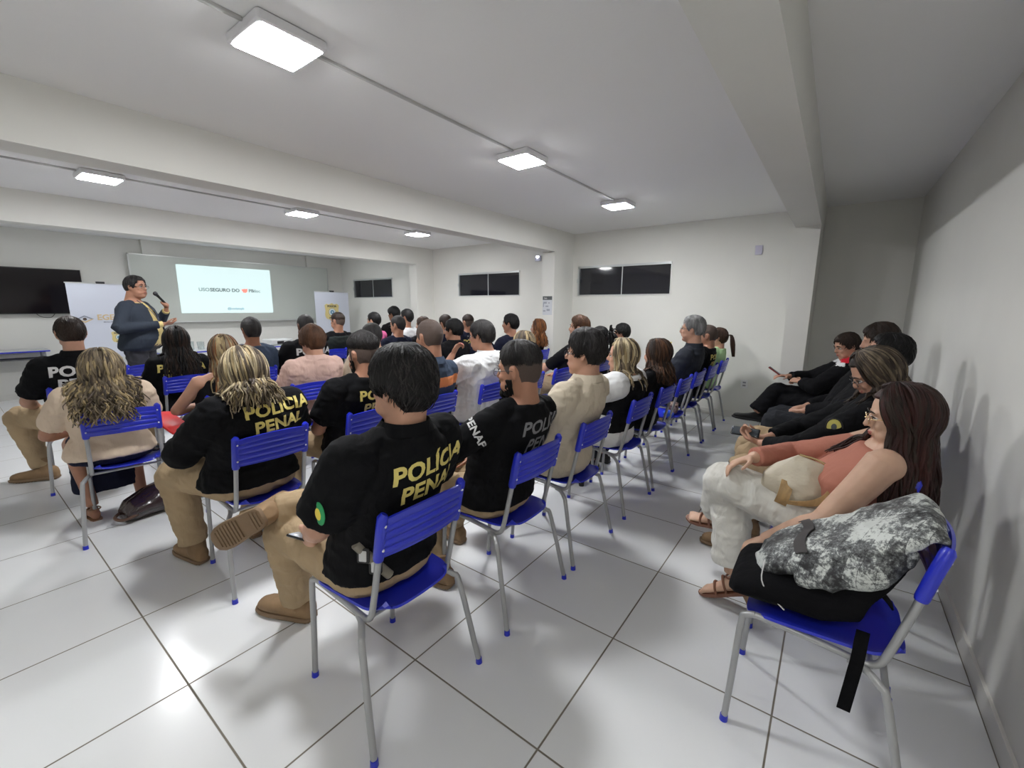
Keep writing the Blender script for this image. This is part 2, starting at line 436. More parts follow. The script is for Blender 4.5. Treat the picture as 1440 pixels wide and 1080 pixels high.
def head_mb(mb, T, fem=False, fat=0., detail=True):
    tmp = MB()
    R = []
    for z in [.127, .122, .115, .105, .09, .07, .045, .02, -.005, -.03, -.05, -.07, -.088, -.1, -.112, -.12]:
        R.append([hpt(2 * PI * k / 28, z) for k in range(28)][::-1])
    tmp.rings(R[::-1])
    tmp.ell((0, .066, -.095), (.022 + .006 * fat, .02, .018)); tmp.ell((0, .03, -.085), (.045 + .02 * fat, .05, .03 + .01 * fat))
    for s in (-1, 1):
        tmp.ell((s * .036, .066, -.022), (.022, .018, .02)); tmp.ell((s * .03, .074, .030), (.024, .014, .008))
        if fat: tmp.ell((s * .04, .045, -.06), (.022 * (1 + .3 * fat), .035, .03))
        M = Matrix.Rotation(s * .35, 3, 'Z') @ Matrix.Rotation(-.15, 3, 'X')
        tmp.ell((s * .0785, -.006, -.004), (.006, .017, .03), M=M); tmp.tube([(s * .0825, -.012, -.028), (s * .087, -.022, 0), (s * .087, -.018, .022), (s * .083, .0, .027), (s * .079, .008, .012)], [.0045, .005, .005, .0045, .003], 6, sub=3)
    k = .85 if fem else 1.
    tmp.tube([(0, .083, .026), (0, .092, .008), (0, .104 * (1 if not fem else .985), -.018), (0, .1, -.028)], [.007 * k, .008 * k, .0115 * k, .008 * k], 10, sub=3)
    for s in (-1, 1): tmp.ell((s * .0105 * k, .093, -.022), (.007 * k, .01, .0075))
    tmp.ell((0, .0865, -.048), (.023, .011, .0062)); tmp.ell((0, .085, -.058), (.02, .0115, .0068))
    tmp.ell((0, .073, -.050), (.032, .014, .022))
    for v in range(len(tmp.v)): tmp.v[v] = tuple(T @ V3(tmp.v[v]))
    mb.add(tmp.v, tmp.f)
def lerp(a, b, t): return a * (1 - t) + b * t
TORSO_M = [(0, .12, .095), (.05, .168, .125), (.14, .182, .132), (.26, .176, .124), (.40, .160, .113), (.55, .168, .116), (.70, .182, .120), (.80, .186, .113), (.88, .160, .097), (.94, .105, .078), (.985, .066, .064), (1.05, .058, .061), (1.13, .057, .06)]
TORSO_F = [(0, .12, .10), (.05, .175, .128), (.14, .188, .134), (.26, .172, .118), (.42, .138, .098), (.55, .148, .108), (.68, .160, .125), (.78, .162, .112), (.87, .140, .088), (.94, .088, .066), (.985, .054, .055), (1.05, .049, .052), (1.13, .048, .052)]
def tab(T, u):
    if u <= T[0][0]: return T[0][1], T[0][2]
    for i in range(len(T) - 1):
        if u <= T[i + 1][0]:
            k = (u - T[i][0]) / (T[i + 1][0] - T[i][0]); k = k * k * (3 - 2 * k) * .5 + k * .5
            return lerp(T[i][1], T[i + 1][1], k), lerp(T[i][2], T[i + 1][2], k)
    return T[-1][1], T[-1][2]
class Person:
    def __init__(s, label, x, y, rz=PI / 2, fem=False, S=1., fat=0., vox=.008, skin='tan', name='person', cat='person', group=None,
                 lean=0., fwd=0., side=0., twist=0., hy=0., hp=0., hr=0., headoff=(0, 0, 0), stand=False, J=None, tors=.94, hs=1.0):
        s.root = thing(name, label, cat, (x, y, 0), rz, group)
        s.fem, s.S, s.fat, s.vox = fem, S, fat, vox
        s.T = TORSO_F if fem else TORSO_M
        b = .91 * S if fem else S
        s.b = b
        if stand:
            hz = .93 * S; s.PB = V3((0, 0, hz - .06)); s.NB = V3((side, fwd, hz + .53 * S)); s.MID = V3((side * .4, .01 + fwd * .4 + .02 * fat, hz + .2 * S))
        else:
            s.PB = V3((0, .018, .452)); s.NB = V3((side, -.155 + fwd, .452 + .605 * b * tors)); s.MID = V3((side * .4, -.032 + lean + fwd * .25, .452 + .26 * b * tors))
        s.twist = twist
        cz, sz = math.cos(twist), math.sin(twist)
        SH = s.spine(.865)
        hw = (.158 if fem else .178) * (1 + .10 * fat)
        D = {}
        for n, g in (('L', -1), ('R', 1)):
            D['s' + n] = SH + V3((g * hw * cz, g * hw * sz, 0))
            if stand:
                D['h' + n] = V3((g * .09, 0, .93 * S)); D['k' + n] = V3((g * .11, .03, .50 * S)); D['a' + n] = V3((g * .12, -.01, .095))
                D['e' + n] = D['s' + n] + V3((g * .05, -.02, -.29 * S)); D['w' + n] = D['e' + n] + V3((g * .01, .08, -.25 * S))
            else:
                D['h' + n] = V3((g * .085, .0, .535)); D['k' + n] = V3((g * .13, .40 * b + .03, .53)); D['a' + n] = V3((g * .12, .40 * b, .09))
                D['e' + n] = D['s' + n] + V3((g * .06, .13, -.24 * b)); D['w' + n] = V3((g * .10, .24, .635))
        if J:
            for k, v in J.items(): D[k] = V3(v)
        s.D = D
        up = V3((0, 0, 1)); nd = (s.NB - s.MID).normalized()
        hc = s.NB + V3((0, .028, .0)) + (nd * .5 + up * .5).normalized() * (.135 * b) + V3(headoff)
        s.hc = hc
        Rm = Matrix.Rotation(hy, 4, 'Z') @ Matrix.Rotation(hp, 4, 'X') @ Matrix.Rotation(hr, 4, 'Y')
        sc = (.96 if fem else 1.0) * (.5 + .5 * S) * hs
        s.HT = Matrix.Translation(hc) @ Rm @ Matrix.Scale(sc, 4)
        s.skin = SKIN[skin]
        s.hands = {'L': dict(curl=.35), 'R': dict(curl=.35)}
        s.parts = {}
    def spine(s, u):
        if u <= 1:
            return s.PB * (1 - u) ** 2 + s.MID * 2 * u * (1 - u) + s.NB * u * u if False else V3(cr([s.PB, s.MID, s.NB], 20)[min(40, max(0, int(round(u * 40))))])
        d = (s.hc - V3((0, .025, .04)) - s.NB); return s.NB + d * ((u - 1) / .13)
    def ring(s, u, ease=0., n=28, bell=0.):
        c = s.spine(u); a, b = tab(s.T, u)
        bl = math.exp(-((u - .38) / .22) ** 2)
        a = a * (1 + .16 * s.fat * (1 if u < .9 else .3)) + bell * bl + ease; b = b * (1 + .12 * s.fat) + ease
        fr = .06 * s.fat * bl
        if s.fem: fr += .018 * math.exp(-((u - .68) / .08) ** 2)
        tw = s.twist * min(1, max(0, (u - .1) / .7))
        out = []
        for k in range(n):
            t = 2 * PI * k / n; x, y = math.sin(t), math.cos(t)
            e = 2.4
            r = (abs(x) ** e + abs(y) ** e) ** (-1 / e)
            px, py = x * r * a, y * r * (b + (fr if y > 0 else 0)) 
            out.append(c + V3((px * math.cos(tw) - py * math.sin(tw), px * math.sin(tw) + py * math.cos(tw), 0)))
        return out[::-1]
    def hand(s, mb, side, curl=.35, d=None, pn=None, spread=.12, thumb=1., grip=0.):
        g = -1 if side == 'L' else 1
        w = s.D['w' + side]; e = s.D['e' + side]
        d = V3(d).normalized() if d else (w - e).normalized()
        pn = V3(pn) if pn else V3((0, 0, -1))          # palm faces this way
        pn = (pn - d * pn.dot(d)).normalized()
        tx = d.cross(pn) * (-1 if side == 'L' else 1)      # towards the thumb

        k = (.92 if s.fem else 1.) * s.S
        # palm
        R = []
        for t, hw, ht in ((-.01, .024, .019), (.015, .029, .017), (.045, .037, .016), (.075, .04, .014), (.092, .037, .011)):
            c = w + d * t * k
            R.append([c + tx * (hw * k * math.cos(q)) + pn * (ht * k * math.sin(q)) for q in [2 * PI * i / 14 for i in range(14)]])
        mb.rings(R)
        for i, (o, L) in enumerate(((.029, .074), (.0105, .083), (-.009, .077), (-.028, .062))):
            p = w + d * .082 * k + tx * o * k
            a = 0; P = [p - d * .012]; rad = [.0092 * k]
            dd = (d + tx * (o * spread * 12)).normalized()
            c = curl * (1 + .18 * i)
            for j, f in enumerate((.45, .30, .25)):
                a += c * (1 if j else .8)
                P.append(P[-1] + (dd * math.cos(a) + pn * math.sin(a)) * L * f * k + (d * .012 if j == 0 else V3((0, 0, 0)))); rad.append((.009, .008, .0068)[j] * k)
            mb.tube(P, rad, 8, sub=2); mb.ell(P[-1], (.0068 * k,) * 3, 8, 6)
        p0 = w + d * .02 * k + tx * .026 * k
        P = [p0, p0 + (d * .5 + tx * .75 + pn * .25).normalized() * .036 * k]
        P.append(P[-1] + (d * .8 + tx * (.45 - grip * .6) + pn * (.3 + grip * .5)).normalized() * .032 * k); P.append(P[-1] + (d * .9 + tx * (.15 - grip * .6) + pn * (.3 + grip * .6)).normalized() * .026 * k)
        mb.tube(P, [.0125 * k, .011 * k, .0095 * k, .0075 * k], 8, sub=2); mb.ell(P[-1], (.0075 * k,) * 3, 8, 6)
    def limb(s, a, b, c, ra, rb, rc, ease=0., n=14):
        pass
    def body(s, feet=False, fat_arm=1.):
        mb = MB(); D = s.D; k = s.b
        R = [s.ring(u, -.012 if u < .93 else 0, 24) for u in (0, .05, .14, .26, .4, .55, .68, .78, .85, .9, .94, .97, 1.0, 1.04, 1.08, 1.13)]
        mb.rings(R)
        head_mb(mb, s.HT, s.fem, max(0, s.fat))
        ar = (.042 if s.fem else .046) * k * (1 + .25 * max(0, s.fat)) * fat_arm
        for n in 'LR':
            sh, e, w = D['s' + n], D['e' + n], D['w' + n]
            up = sh + V3((0, 0, .012))
            mb.ell(sh, (ar * 1.12,) * 3)
            mb.tube([up, lerp(sh, e, .35), lerp(sh, e, .8), e, lerp(e, w, .25), lerp(e, w, .65), w], [ar * 1.1, ar, ar * .85, ar * .82, ar * .86, ar * .66, .0265 * k], 14, sub=2)
            mb.tube([s.spine(1.0), lerp(s.spine(.95), sh, .5) + V3((0, 0, .006)), sh], [.046 * k, .040 * k, .042 * k], 12, sub=2)
            s.hand(mb, n, **s.hands[n])
            h, kn, an = D['h' + n], D['k' + n], D['a' + n]
            lr = k * (1 + .12 * s.fat)
            mb.ell(h, (.085 * lr,) * 3)
            mb.tube([h, lerp(h, kn, .35), lerp(h, kn, .8), kn, lerp(kn, an, .28), lerp(kn, an, .65), an], [.082 * lr, .074 * lr, .056 * lr, .052 * lr, .054 * lr, .04 * lr, .034 * lr], 14, sub=2)
            if feet: s.foot(mb, n, .94)
        me = remesh(mb, s.vox, 3 if s.vox < .01 else 2)
        mats = [s.skin]
        if s.vox < .0105:
            nv = len(me.vertices); co = np.empty(nv * 3); me.vertices.foreach_get('co', co); co = co.reshape(-1, 3)
            Ti = np.array(s.HT.inverted()); h = co @ Ti[:3, :3].T + Ti[:3, 3]
            lip = (np.abs(h[:, 0]) < .024 - .25 * np.abs(h[:, 2] + .053) * 1.2) & (h[:, 1] > .085) & (h[:, 2] < -.0425) & (h[:, 2] > -.0645)
            mi = np.zeros(len(me.polygons), int)
            for p in me.polygons:
                if all(lip[i] for i in p.vertices): mi[p.index] = 1
            me.polygons.foreach_set('material_index', mi.tolist()); mats.append(MATS_LIP)
        o = link('body', me, mats, s.root); s.bodyo = o
        return o
    def footM(s, n):
        f = s.D.get('f' + n); u = s.D.get('u' + n)
        f = V3(f).normalized() if f else V3(((-.15 if n == 'L' else .15), 1, 0)).normalized()
        u = V3(u) if u else V3((0, 0, 1)); u = (u - f * u.dot(f)).normalized(); x = f.cross(u)
        a = s.D['a' + n]
        return Matrix(((x.x, f.x, u.x, a.x), (x.y, f.y, u.y, a.y), (x.z, f.z, u.z, a.z), (0, 0, 0, 1))) @ Matrix.Translation((0, 0, -.088))
    def foot(s, mb, n, k=1.):
        M = s.footM(n) @ Matrix.Scale(k * s.b, 4)
        R = []
        for y, hw, h in ((-.062, .018, .045), (-.045, .03, .075), (-.01, .033, .092), (.03, .034, .078), (.08, .041, .052), (.125, .043, .036), (.15, .038, .03)):
            R.append([M @ V3((hw * math.cos(q), y, max(.004, h / 2 + h / 2 * math.sin(q)))) for q in [2 * PI * i / 16 for i in range(16)]])
        mb.rings(R)
        g = 1 if n == 'L' else -1
        for i, (x, L, r) in enumerate(((.027, .05, .0125), (.008, .048, .0095), (-.008, .042, .009), (-.021, .035, .0085), (-.033, .027, .008))):
            P = [M @ V3((g * x, .135, .014)), M @ V3((g * x * 1.05, .15 + L * .45, .016)), M @ V3((g * x * 1.05, .15 + L * .75, .010))]
            mb.tube(P, [r * k, r * k, r * k * .9], 8); mb.ell(P[-1], (r * k * .9,) * 3, 8, 6)
    def shirt(s, m, sleeve=.72, ease=.014, hem=.03, neck=.965, name='shirt', bell=.012, sl_r=1., wrk=0.006, mats=None, L=True, Rr_=True, zmat=None):
        mb = MB(); D = s.D; k = s.b
        us = [u for u in (.0, .05, .1, .16, .22, .3, .4, .5, .6, .68, .75, .81, .86, .9, .93) if u > hem]
        us = [hem] + us + ([neck] if neck > .93 else [])
        if neck < .93: us = [u for u in us if u < neck] + [neck]
        R = [s.ring(u, ease + (.004 if u < .3 else 0), 32, bell if u > .08 else bell * .6) for u in us]
        mb.rings(R)
        ar = (.042 if s.fem else .046) * k * (1 + .25 * max(0, s.fat)) + ease * .8
        ar *= sl_r
        for n in 'LR':
            sh, e, w = D['s' + n], D['e' + n], D['w' + n]
            if (n == 'L' and not L) or (n == 'R' and not Rr_): continue
            if sleeve <= 0: continue
            mb.tube([s.spine(.93) - V3((0, 0, .0)), lerp(s.spine(.95), sh, .5) + V3((0, 0, .012)), sh], [.054 * k, .054 * k, .056 * k], 14, sub=2)
            mb.ell(sh, (ar * 1.12,) * 3)
            up = sh
            if sleeve <= 1:
                mb.tube([up, lerp(sh, e, sleeve * .5), lerp(sh, e, sleeve)], [ar * 1.15, ar * 1.14, ar * 1.12], 18, sub=4)
            else:
                t = sleeve - 1
                P = [up, lerp(sh, e, .5), lerp(sh, e, .85), e, lerp(e, w, .2), lerp(e, w, max(.3, t * .6)), lerp(e, w, t)]
                mb.tube(P, [ar * 1.15, ar * 1.05, ar * .98, ar * 1.0, ar * .95, ar * .86, .036 * k + ease * .6], 18, sub=3)
        me = remesh(mb, s.vox, 3)
        s.wrinkle(me, wrk)
        mats = mats or [m]
        if zmat:  # colour blocks by height on the garment (stripes woven into it)
            for p in me.polygons:
                p.material_index = zmat(p.center)
        o = link(name, me, mats, s.root); s.parts[name] = o
        s.bvh = BVHTree.FromPolygons([v.co.copy() for v in me.vertices], [tuple(p.vertices) for p in me.polygons])
        return o
    def merge_bvh(s, *objs):
        V, Fc = [], []
        for o in objs:
            n0 = len(V); V += [v.co.copy() for v in o.data.vertices]; Fc += [tuple(i + n0 for i in p_.vertices) for p_ in o.data.polygons]
        s.bvh = BVHTree.FromPolygons(V, Fc)
    def wrinkle(s, me, amp, sc=9.):
        if not amp or s.vox > .013: return
        off = V3((s.root.location.x * 7, s.root.location.y * 5, 0))
        me.update()
        nr = [v.normal.copy() for v in me.vertices]
        for v, n_ in zip(me.vertices, nr):
            c = v.co
            q = V3((c.x * sc, c.y * sc, c.z * sc * 1.6 + c.x * 4)) + off
            a = noise.noise(q) + .5 * noise.noise(q * 2.3)
            v.co = c + n_ * (amp * (1 - 2 * abs(a)) * .8)
        me.update()
    def collar(s, m, h=.03, name='collar', r=0.012):
        mb = MB(); R0 = []
        for u, e in ((.955, .014), (.985, .011), (1.02, .009), (1.035, .011), (1.01, .017), (.975, .024)):
            R0.append(s.ring(u, e, 28))
        mb.rings(R0, caps=False)
        o = mb.build(name, m, s.parts.get('shirt') or s.root); return o
    def trousers(s, m, ease=.014, flare=0., length=.93, name='trousers', waist=.10, mats=None, wrk=.008, tight=1.):
        mb = MB(); D = s.D; k = s.b * (1 + .10 * s.fat) * tight
        mb.rings([s.ring(u, ease * .6, 24) for u in (.0, .04, .08, waist, waist + .035)])
        for n in 'LR':
            h, kn, an = D['h' + n], D['k' + n], D['a' + n]
            e = ease
            mb.ell(h, (.088 * k + e,) * 3)
            end = lerp(kn, an, length)
            mb.tube([h, lerp(h, kn, .35), lerp(h, kn, .8), kn, lerp(kn, an, .25), lerp(kn, an, .6), end],
                    [.085 * k + e, .077 * k + e, .06 * k + e, .058 * k + e, .056 * k + e + flare * .2, .046 * k + e + flare * .6, .043 * k + e + flare], 18, sub=3)
        me = remesh(mb, s.vox, 3); s.wrinkle(me, wrk, 8.)
        o = link(name, me, mats or m, s.root); s.parts[name] = o
        s.tbvh = BVHTree.FromPolygons([v.co.copy() for v in me.vertices], [tuple(p.vertices) for p in me.polygons])
        return o
    def skirt(s, m, name='skirt', zend=.2, spread=.2):
        mb = MB(); D = s.D
        mb.rings([s.ring(u, .012, 24) for u in (.0, .05, .1, .16)])
        kl, kr = D['kL'], D['kR']; al = (D['aL'] + D['aR']) / 2
        c0 = (D['hL'] + D['hR']) / 2; ck = (kl + kr) / 2
        R = []
        for t, hw, hh in ((0, .17, .1), (.4, .18, .095), (.85, .185, .09), (1, .18, .085)):
            c = lerp(c0, ck, t); R.append([c + V3((hw * math.cos(q), .0, hh * math.sin(q))) for q in [2 * PI * i / 20 for i in range(20)]])
        mb.rings(R)
        R = []
        for t, hw, hd in ((0, .175, .09), (.5, .18, .09), (1, .185, .10)):
            c = lerp(ck, V3((ck.x, ck.y - .02, zend)), t); R.append([c + V3((hw * math.cos(q), hd * math.sin(q), 0)) for q in [2 * PI * i / 20 for i in range(20)]])
        mb.rings(R)
        me = remesh(mb, s.vox, 4); s.wrinkle(me, .006); s.parts[name] = link(name, me, m, s.root)
    def shoe(s, m, msole, kind='boot', name='shoe'):
        for n in 'LR':
            M = s.footM(n) @ Matrix.Scale(s.b * 1.02, 4)
            mb = MB(); R = []
            rows = ((-.078, .022, .05), (-.066, .036, .08), (-.03, .041, .1), (.02, .043, .092), (.07, .047, .068), (.12, .050, .056), (.165, .046, .05), (.195, .034, .04), (.208, .015, .026))
            for y, hw, h in rows:
                if kind == 'shoe': h *= .82; hw *= .9
                R.append([M @ V3((hw * math.cos(q), y, .018 + h * (.5 + .5 * math.sin(q)) if math.sin(q) > -.5 else .018)) for q in [2 * PI * i / 18 for i in range(18)]])
            mb.rings(R)
            if kind == 'boot': mb.tube([M @ V3((0, -.015, .06)), M @ V3((0, -.008, .12)), M @ V3((0, -.008, .18))], [.046, .049, .051], 16, sub=2)
            o = link(name, remesh(mb, max(.005, s.vox * .7), 2), m, s.root)
            sb = MB(); R = []
            for z, k in ((.005, .97), (.008, 1.03), (.02, 1.04), (.026, .98)):
                R.append([M @ V3((p[0] * k, p[1] * k + .003, z)) for p in [(rows[i][1], rows[i][0]) for i in range(len(rows))] + [(-rows[i][1], rows[i][0]) for i in range(len(rows) - 1, -1, -1)]])
            sb.rings(R)
            for yy, hw in ((-.062, .024), (-.045, .03), (-.028, .034), (.05, .035), (.068, .038), (.086, .041), (.104, .042), (.122, .042), (.14, .040), (.158, .037), (.176, .030)): sb.box(-hw, hw, yy - .0055, yy + .0055, 0, .007, M=M)
            sb.build('sole', msole, o)
            if kind == 'boot' and s.vox < .009:
                lc = MB()
                for i in range(5):
                    y = .035 + i * .014; z = .106 - i * .010
                    lc.tube([M @ V3((-.022, y, z)), M @ V3((0, y + .003, z + .009)), M @ V3((.022, y, z))], .0024, 6, sub=3)
                lc.build('laces', msole, o)
    def sandal(s, m, mheel, heel=.07, name='sandal'):
        for n in 'LR':
            M = s.footM(n) @ Matrix.Scale(s.b * .98, 4); mb = MB()
            pts = [(-.07, .024), (-.04, .034), (.0, .034), (.06, .04), (.12, .046), (.17, .038), (.2, .012)]
            R = []
            for z in (-.014, 0.003):
                R.append([M @ V3((a, y, z)) for y, a in pts] + [M @ V3((-a, y, z)) for y, a in pts[::-1]])
            mb.rings(R)
            for y, h, wd in ((.1, .046, .044), (.05, .075, .038)):
                mb.tube([M @ V3((-wd, y, 0)), M @ V3((-wd * .8, y, h * .7)), M @ V3((0, y, h + .004)), M @ V3((wd * .8, y, h * .7)), M @ V3((wd, y, 0))], .006, 6, sub=4, flat=None)
            mb.tube([M @ V3((.036 * math.sin(q), -.012 - .045 * math.cos(q) , .078)) for q in [2 * PI * i / 16 for i in range(17)]], .0045, 6)
            o = mb.build(name, m, s.root)
            if heel: MB().tube([M @ V3((0, -.04, -.004)), M @ V3((0, -.045, -heel))], [.026, .022], 12).build('heel', mheel, o)
    # ---- hair
    def hair_short(s, m, th=.010, front=.088, side=.018, back=-.075, burn=-.01, tuft=.006, name='hair', fade=None, seed=0, top=0., ns=72, nz=30, recede=0., locks=0, lr=.0022, lmats=None):
        R = []
        rings_o = []; rings_i = []
        def lim(az):
            c = math.cos(az)
            # hairline height around the head: forehead, temple, ear, nape
            keys = [(0, front + recede * .0), (35, front - .004 + recede), (52, front * .55), (64, burn + .012), (74, burn - .004), (86, side - .006), (98, side), (110, side - .022), (122, -.045), (140, back), (180, back - .006)]
            d = abs(math.degrees(math.atan2(math.sin(az), c)))
            for i in range(len(keys) - 1):
                if d <= keys[i + 1][0]:
                    t = (d - keys[i][0]) / (keys[i + 1][0] - keys[i][0]); t = t * t * (3 - 2 * t); return lerp(keys[i][1], keys[i + 1][1], t)
            return back
        for j in range(nz + 1):
            t = j / nz
            ro, ri = [], []
            for i in range(ns):
                az = 2 * PI * i / ns
                lo = lim(az)
                z = lerp(lo, .127, math.sin(t * PI / 2))
                edge = min(1, t / .16) ** .5
                k = min(1, t * 1.25)
                thk = th * (.35 + .65 * edge) * (1 + top * max(0, (z - .03)) / .09)
                if fade: thk *= (.12 + .88 * min(1, max(0, (z - fade) / .03)))
                q = hpt(az, z) * 16 + V3((seed * 3.1, 0, 0)); q.z *= .7
                thk += tuft * k * (noise.noise(q) * .7 + .35 * noise.noise(q * 2.3)) + .0016 * k * noise.noise(V3((math.sin(az) * 26, math.cos(az) * 26, z * 8)))
                p = hpt(az, z, max(.0015, thk * edge + .001)); 
                ro.append(s.HT @ p); ri.append(s.HT @ hpt(az, z, -.006))
            rings_o.append(ro[::-1]); rings_i.append(ri[::-1])
        mb = MB()
        mb.rings(rings_i[::-1] + rings_o, caps=True)
        RR = random.Random(seed + 5)
        if not locks and s.vox <= .0105 and th > .007: locks, lr = 260, .003
        for _ in range(locks):
            a0 = RR.uniform(-PI, PI); lo = lim(a0); z0 = lerp(.126, max(lo + .01, (fade or -.01) + .01), RR.random() ** 1.1)
            z1 = max(lo + .001, (fade or -1) - .004, z0 - RR.uniform(.03, .075)); sw = RR.uniform(-.35, .35); P = []
            for j in range(6):
                t = j / 5; z = lerp(z0, z1, t); a = a0 + sw * t
                fz = 1 if not fade else (.12 + .88 * min(1, max(0, (z - fade) / .03)))
                q = hpt(a, z) * 16 + V3((seed * 3.1, 0, 0)); q.z *= .7
                tk = th * fz * (1 + top * max(0, (z - .03)) / .09) + tuft * (noise.noise(q) * .7 + .35 * noise.noise(q * 2.3))
                P.append(s.HT @ hpt(a, z, max(.001, tk * min(1, (z - lo) / .03 + .25) + .0012 * math.sin(PI * t))))
            mb.tube(P, [lr * .6, lr, lr * 1.1, lr, lr * .8, lr * .3], 5, RR.randrange(len(lmats)) if lmats else 0)
        ml = list(lmats) if lmats else [m]
        if fade: ml.append(STUB)
        o = mb.build(name, ml, s.root)
        if fade:
            Ti = s.HT.inverted()
            for p_ in o.data.polygons:
                c = Ti @ p_.center
                if c.z < fade + .012 * noise.noise(c * 60) and (c.y < .07): p_.material_index = len(ml) - 1
        s.parts['hair'] = o
        return o
    def strands(s, mats, n=260, length=.25, part=0., az0=60, az1=180, wave=.008, wfreq=3.0, r=.0055, th=.012, spread=.03, curl=0., taper=.35, seed=1, name='hair', fr_len=None, fringe=0, back_y=None, pony=None, lift=0., ragged=.15, cap=True, zdrop=-.05, under=0, side_bias=0.):
        """long hair: a dense set of locks that start at the parting, follow the skull and hang, kept outside the body"""
        R = random.Random(seed); mb = MB(); T = s.HT; Ti = T.to_3x3().inverted()
        down = (Ti @ V3((0, 0, -1))).normalized()
        if cap:
            ns, nz = 48, 20; ro_, ri_ = [], []
            for j in range(nz + 1):
                ro, ri = [], []
                for i in range(ns):
                    az = 2 * PI * i / ns; d = abs(math.degrees(math.atan2(math.sin(az), math.cos(az))))
                    lo = .085 if d < az0 - 22 else (lerp(.085, -.02, min(1, (d - az0 + 22) / 22)) if d < az0 else lerp(-.02, zdrop, min(1, (d - az0) / 30)))
                    z = lerp(lo, .1265, j / nz); ro.append(T @ hpt(az, z, th * .55 * min(1, j / 3 + .2))); ri.append(T @ hpt(az, z, -.006))
                ro_.append(ro[::-1]); ri_.append(ri[::-1])
            mb.rings(ri_[::-1] + ro_, mi=0)
        bodyb = getattr(s, 'bvh', None)
        for i in range(n):
            sgn = R.choice((-1, 1))
            if R.random() < side_bias: sgn = 1
            az = sgn * math.radians(R.uniform(az0, az1))
            layer = R.random()
            off = th * (.35 + .75 * layer)
            fl = 1
            # root on the parting line
            y0 = lerp(.055, -.085, (abs(az) - math.radians(az0)) / math.radians(max(1, az1 - az0)) * .9 + .1 * R.random())
            zt = .1265 - 3.2 * (y0 + .01) ** 2
            P = [V3((part + sgn * .004, y0, zt + off * .7 + .002))]
            zz = [.118, .1, .075, .045, .012, -.02, -.05]
            if abs(az) < math.radians(100): zz = [.122, .112, .095, .07, .035, 0, -.03]
            a_st = math.atan2(P[0].x + sgn * .02, P[0].y)
            for j, z in enumerate(zz):
                f = (j + 1) / len(zz)
                a = az * (f ** .5) + a_st * (1 - f ** .5)
                P.append(hpt(a, z, off + lift * f))
            L = length * (1 - ragged * R.random()) * (fr_len if (fr_len and abs(az) < math.radians(95)) else 1)
            last = P[-1]; outd = V3((last.x, last.y, 0)).normalized()
            m_ = 9; ph = R.uniform(0, 6.28); ph2 = R.uniform(0, 6.28)
            sp = spread * (.3 + R.random()); 
            pts_w = [T @ p for p in P]
            cur = pts_w[-1].copy(); dirw = (T.to_3x3() @ outd).normalized()
            Q = []
            for j in range(1, m_ + 1):
                t = j / m_
                nxt = cur + V3((0, 0, -L / m_)) + dirw * (sp / m_ * (1.6 - t))
                if bodyb:
                    loc, nn, ix, dist = bodyb.find_nearest(nxt, .12)
                    if loc is not None:
                        if (nxt - loc).dot(nn) < .006 + .012 * layer: nxt = loc + nn * (.006 + .012 * layer)
                cur = nxt; Q.append(nxt)
            full = pts_w + Q; out = []
            nf = len(full)
            for j, p in enumerate(full):
                t = j / (nf - 1); a = wave * min(1, t * 1.6)
                if curl: a = curl * min(1, t * 1.3)
                fz = wfreq * 2 * PI * t
                out.append(p + V3((math.sin(fz + ph) * a, math.cos(fz * 1.07 + ph2) * a, 0)))
            rr = r * R.uniform(.7, 1.3)
            rad = [rr * (.75 + .5 * min(1, j / 4)) * (1 if j < nf * .6 else lerp(1, taper, (j / (nf - 1) - .6) / .4)) for j in range(nf)]
            mi = R.choices(range(len(mats)), weights=[1] * len(mats))[0]
            mb.tube(out, rad, 5 if s.vox > .009 else 6, mi, sub=2)
        o = mb.build(name, mats, s.root); s.parts['hair'] = o; return o
    # ---- face extras
    def face(s, brow, glasses=None, beard=None, eyes=True, lens=None):
        T = s.HT
        for g in (-1, 1):
            if eyes:
                e = MB(); e.ell((g * .031, .0725, .008), (.0145, .0125, .0085), 14, 10); 
                for i in range(len(e.v)): e.v[i] = tuple(T @ V3(e.v[i]))
                eo = e.build('eye', M_eye, s.root)
                e = MB(); e.ell((g * .031, .0838, .008), (.0055, .0022, .0058), 10, 6)
                for i in range(len(e.v)): e.v[i] = tuple(T @ V3(e.v[i]))
                e.build('iris', M_iris, eo)
                MB().tube([T @ V3((g * .017, .083, .013)), T @ V3((g * .03, .088, .0175)), T @ V3((g * .045, .078, .012))], [.002, .0026, .002], 6, sub=4).build('eyelashes', M_iris, eo)
            MB().tube([T @ V3((g * .014, .0885, .029)), T @ V3((g * .03, .090, .036)), T @ V3((g * .048, .078, .030))], [.003, .0038, .0018], 6, sub=4).build('eyebrow', brow, s.root)
        if glasses:
            gm = MB()
            for g in (-1, 1):
                P = [T @ V3((g * (.033 + .024 * math.cos(q)), .099 - .006 * abs(math.cos(q)) * (1 if g * math.cos(q) > 0 else 0), .003 + .018 * math.sin(q))) for q in [2 * PI * i / 20 for i in range(21)]]
                gm.tube(P, .0013, 6)
                gm.tube([T @ V3((g * .057, .094, .009)), T @ V3((g * .076, .06, .011)), T @ V3((g * .083, .0, .012)), T @ V3((g * .083, -.015, .002))], .0015, 6, sub=3)
            gm.tube([T @ V3((-.009, .099, .006)), T @ V3((0, .104, .009)), T @ V3((.009, .099, .006))], .0013, 6, sub=3)
            go = gm.build('glasses', glasses, s.root)
            if lens:
                for g in (-1, 1):
                    MB().rings([[T @ V3((g * .033 + .0235 * math.cos(q), yy, .003 + .0175 * math.sin(q))) for q in [2 * PI * i / 18 for i in range(18)]] for yy in (.0965, .0975)]).build('lens', lens, go)
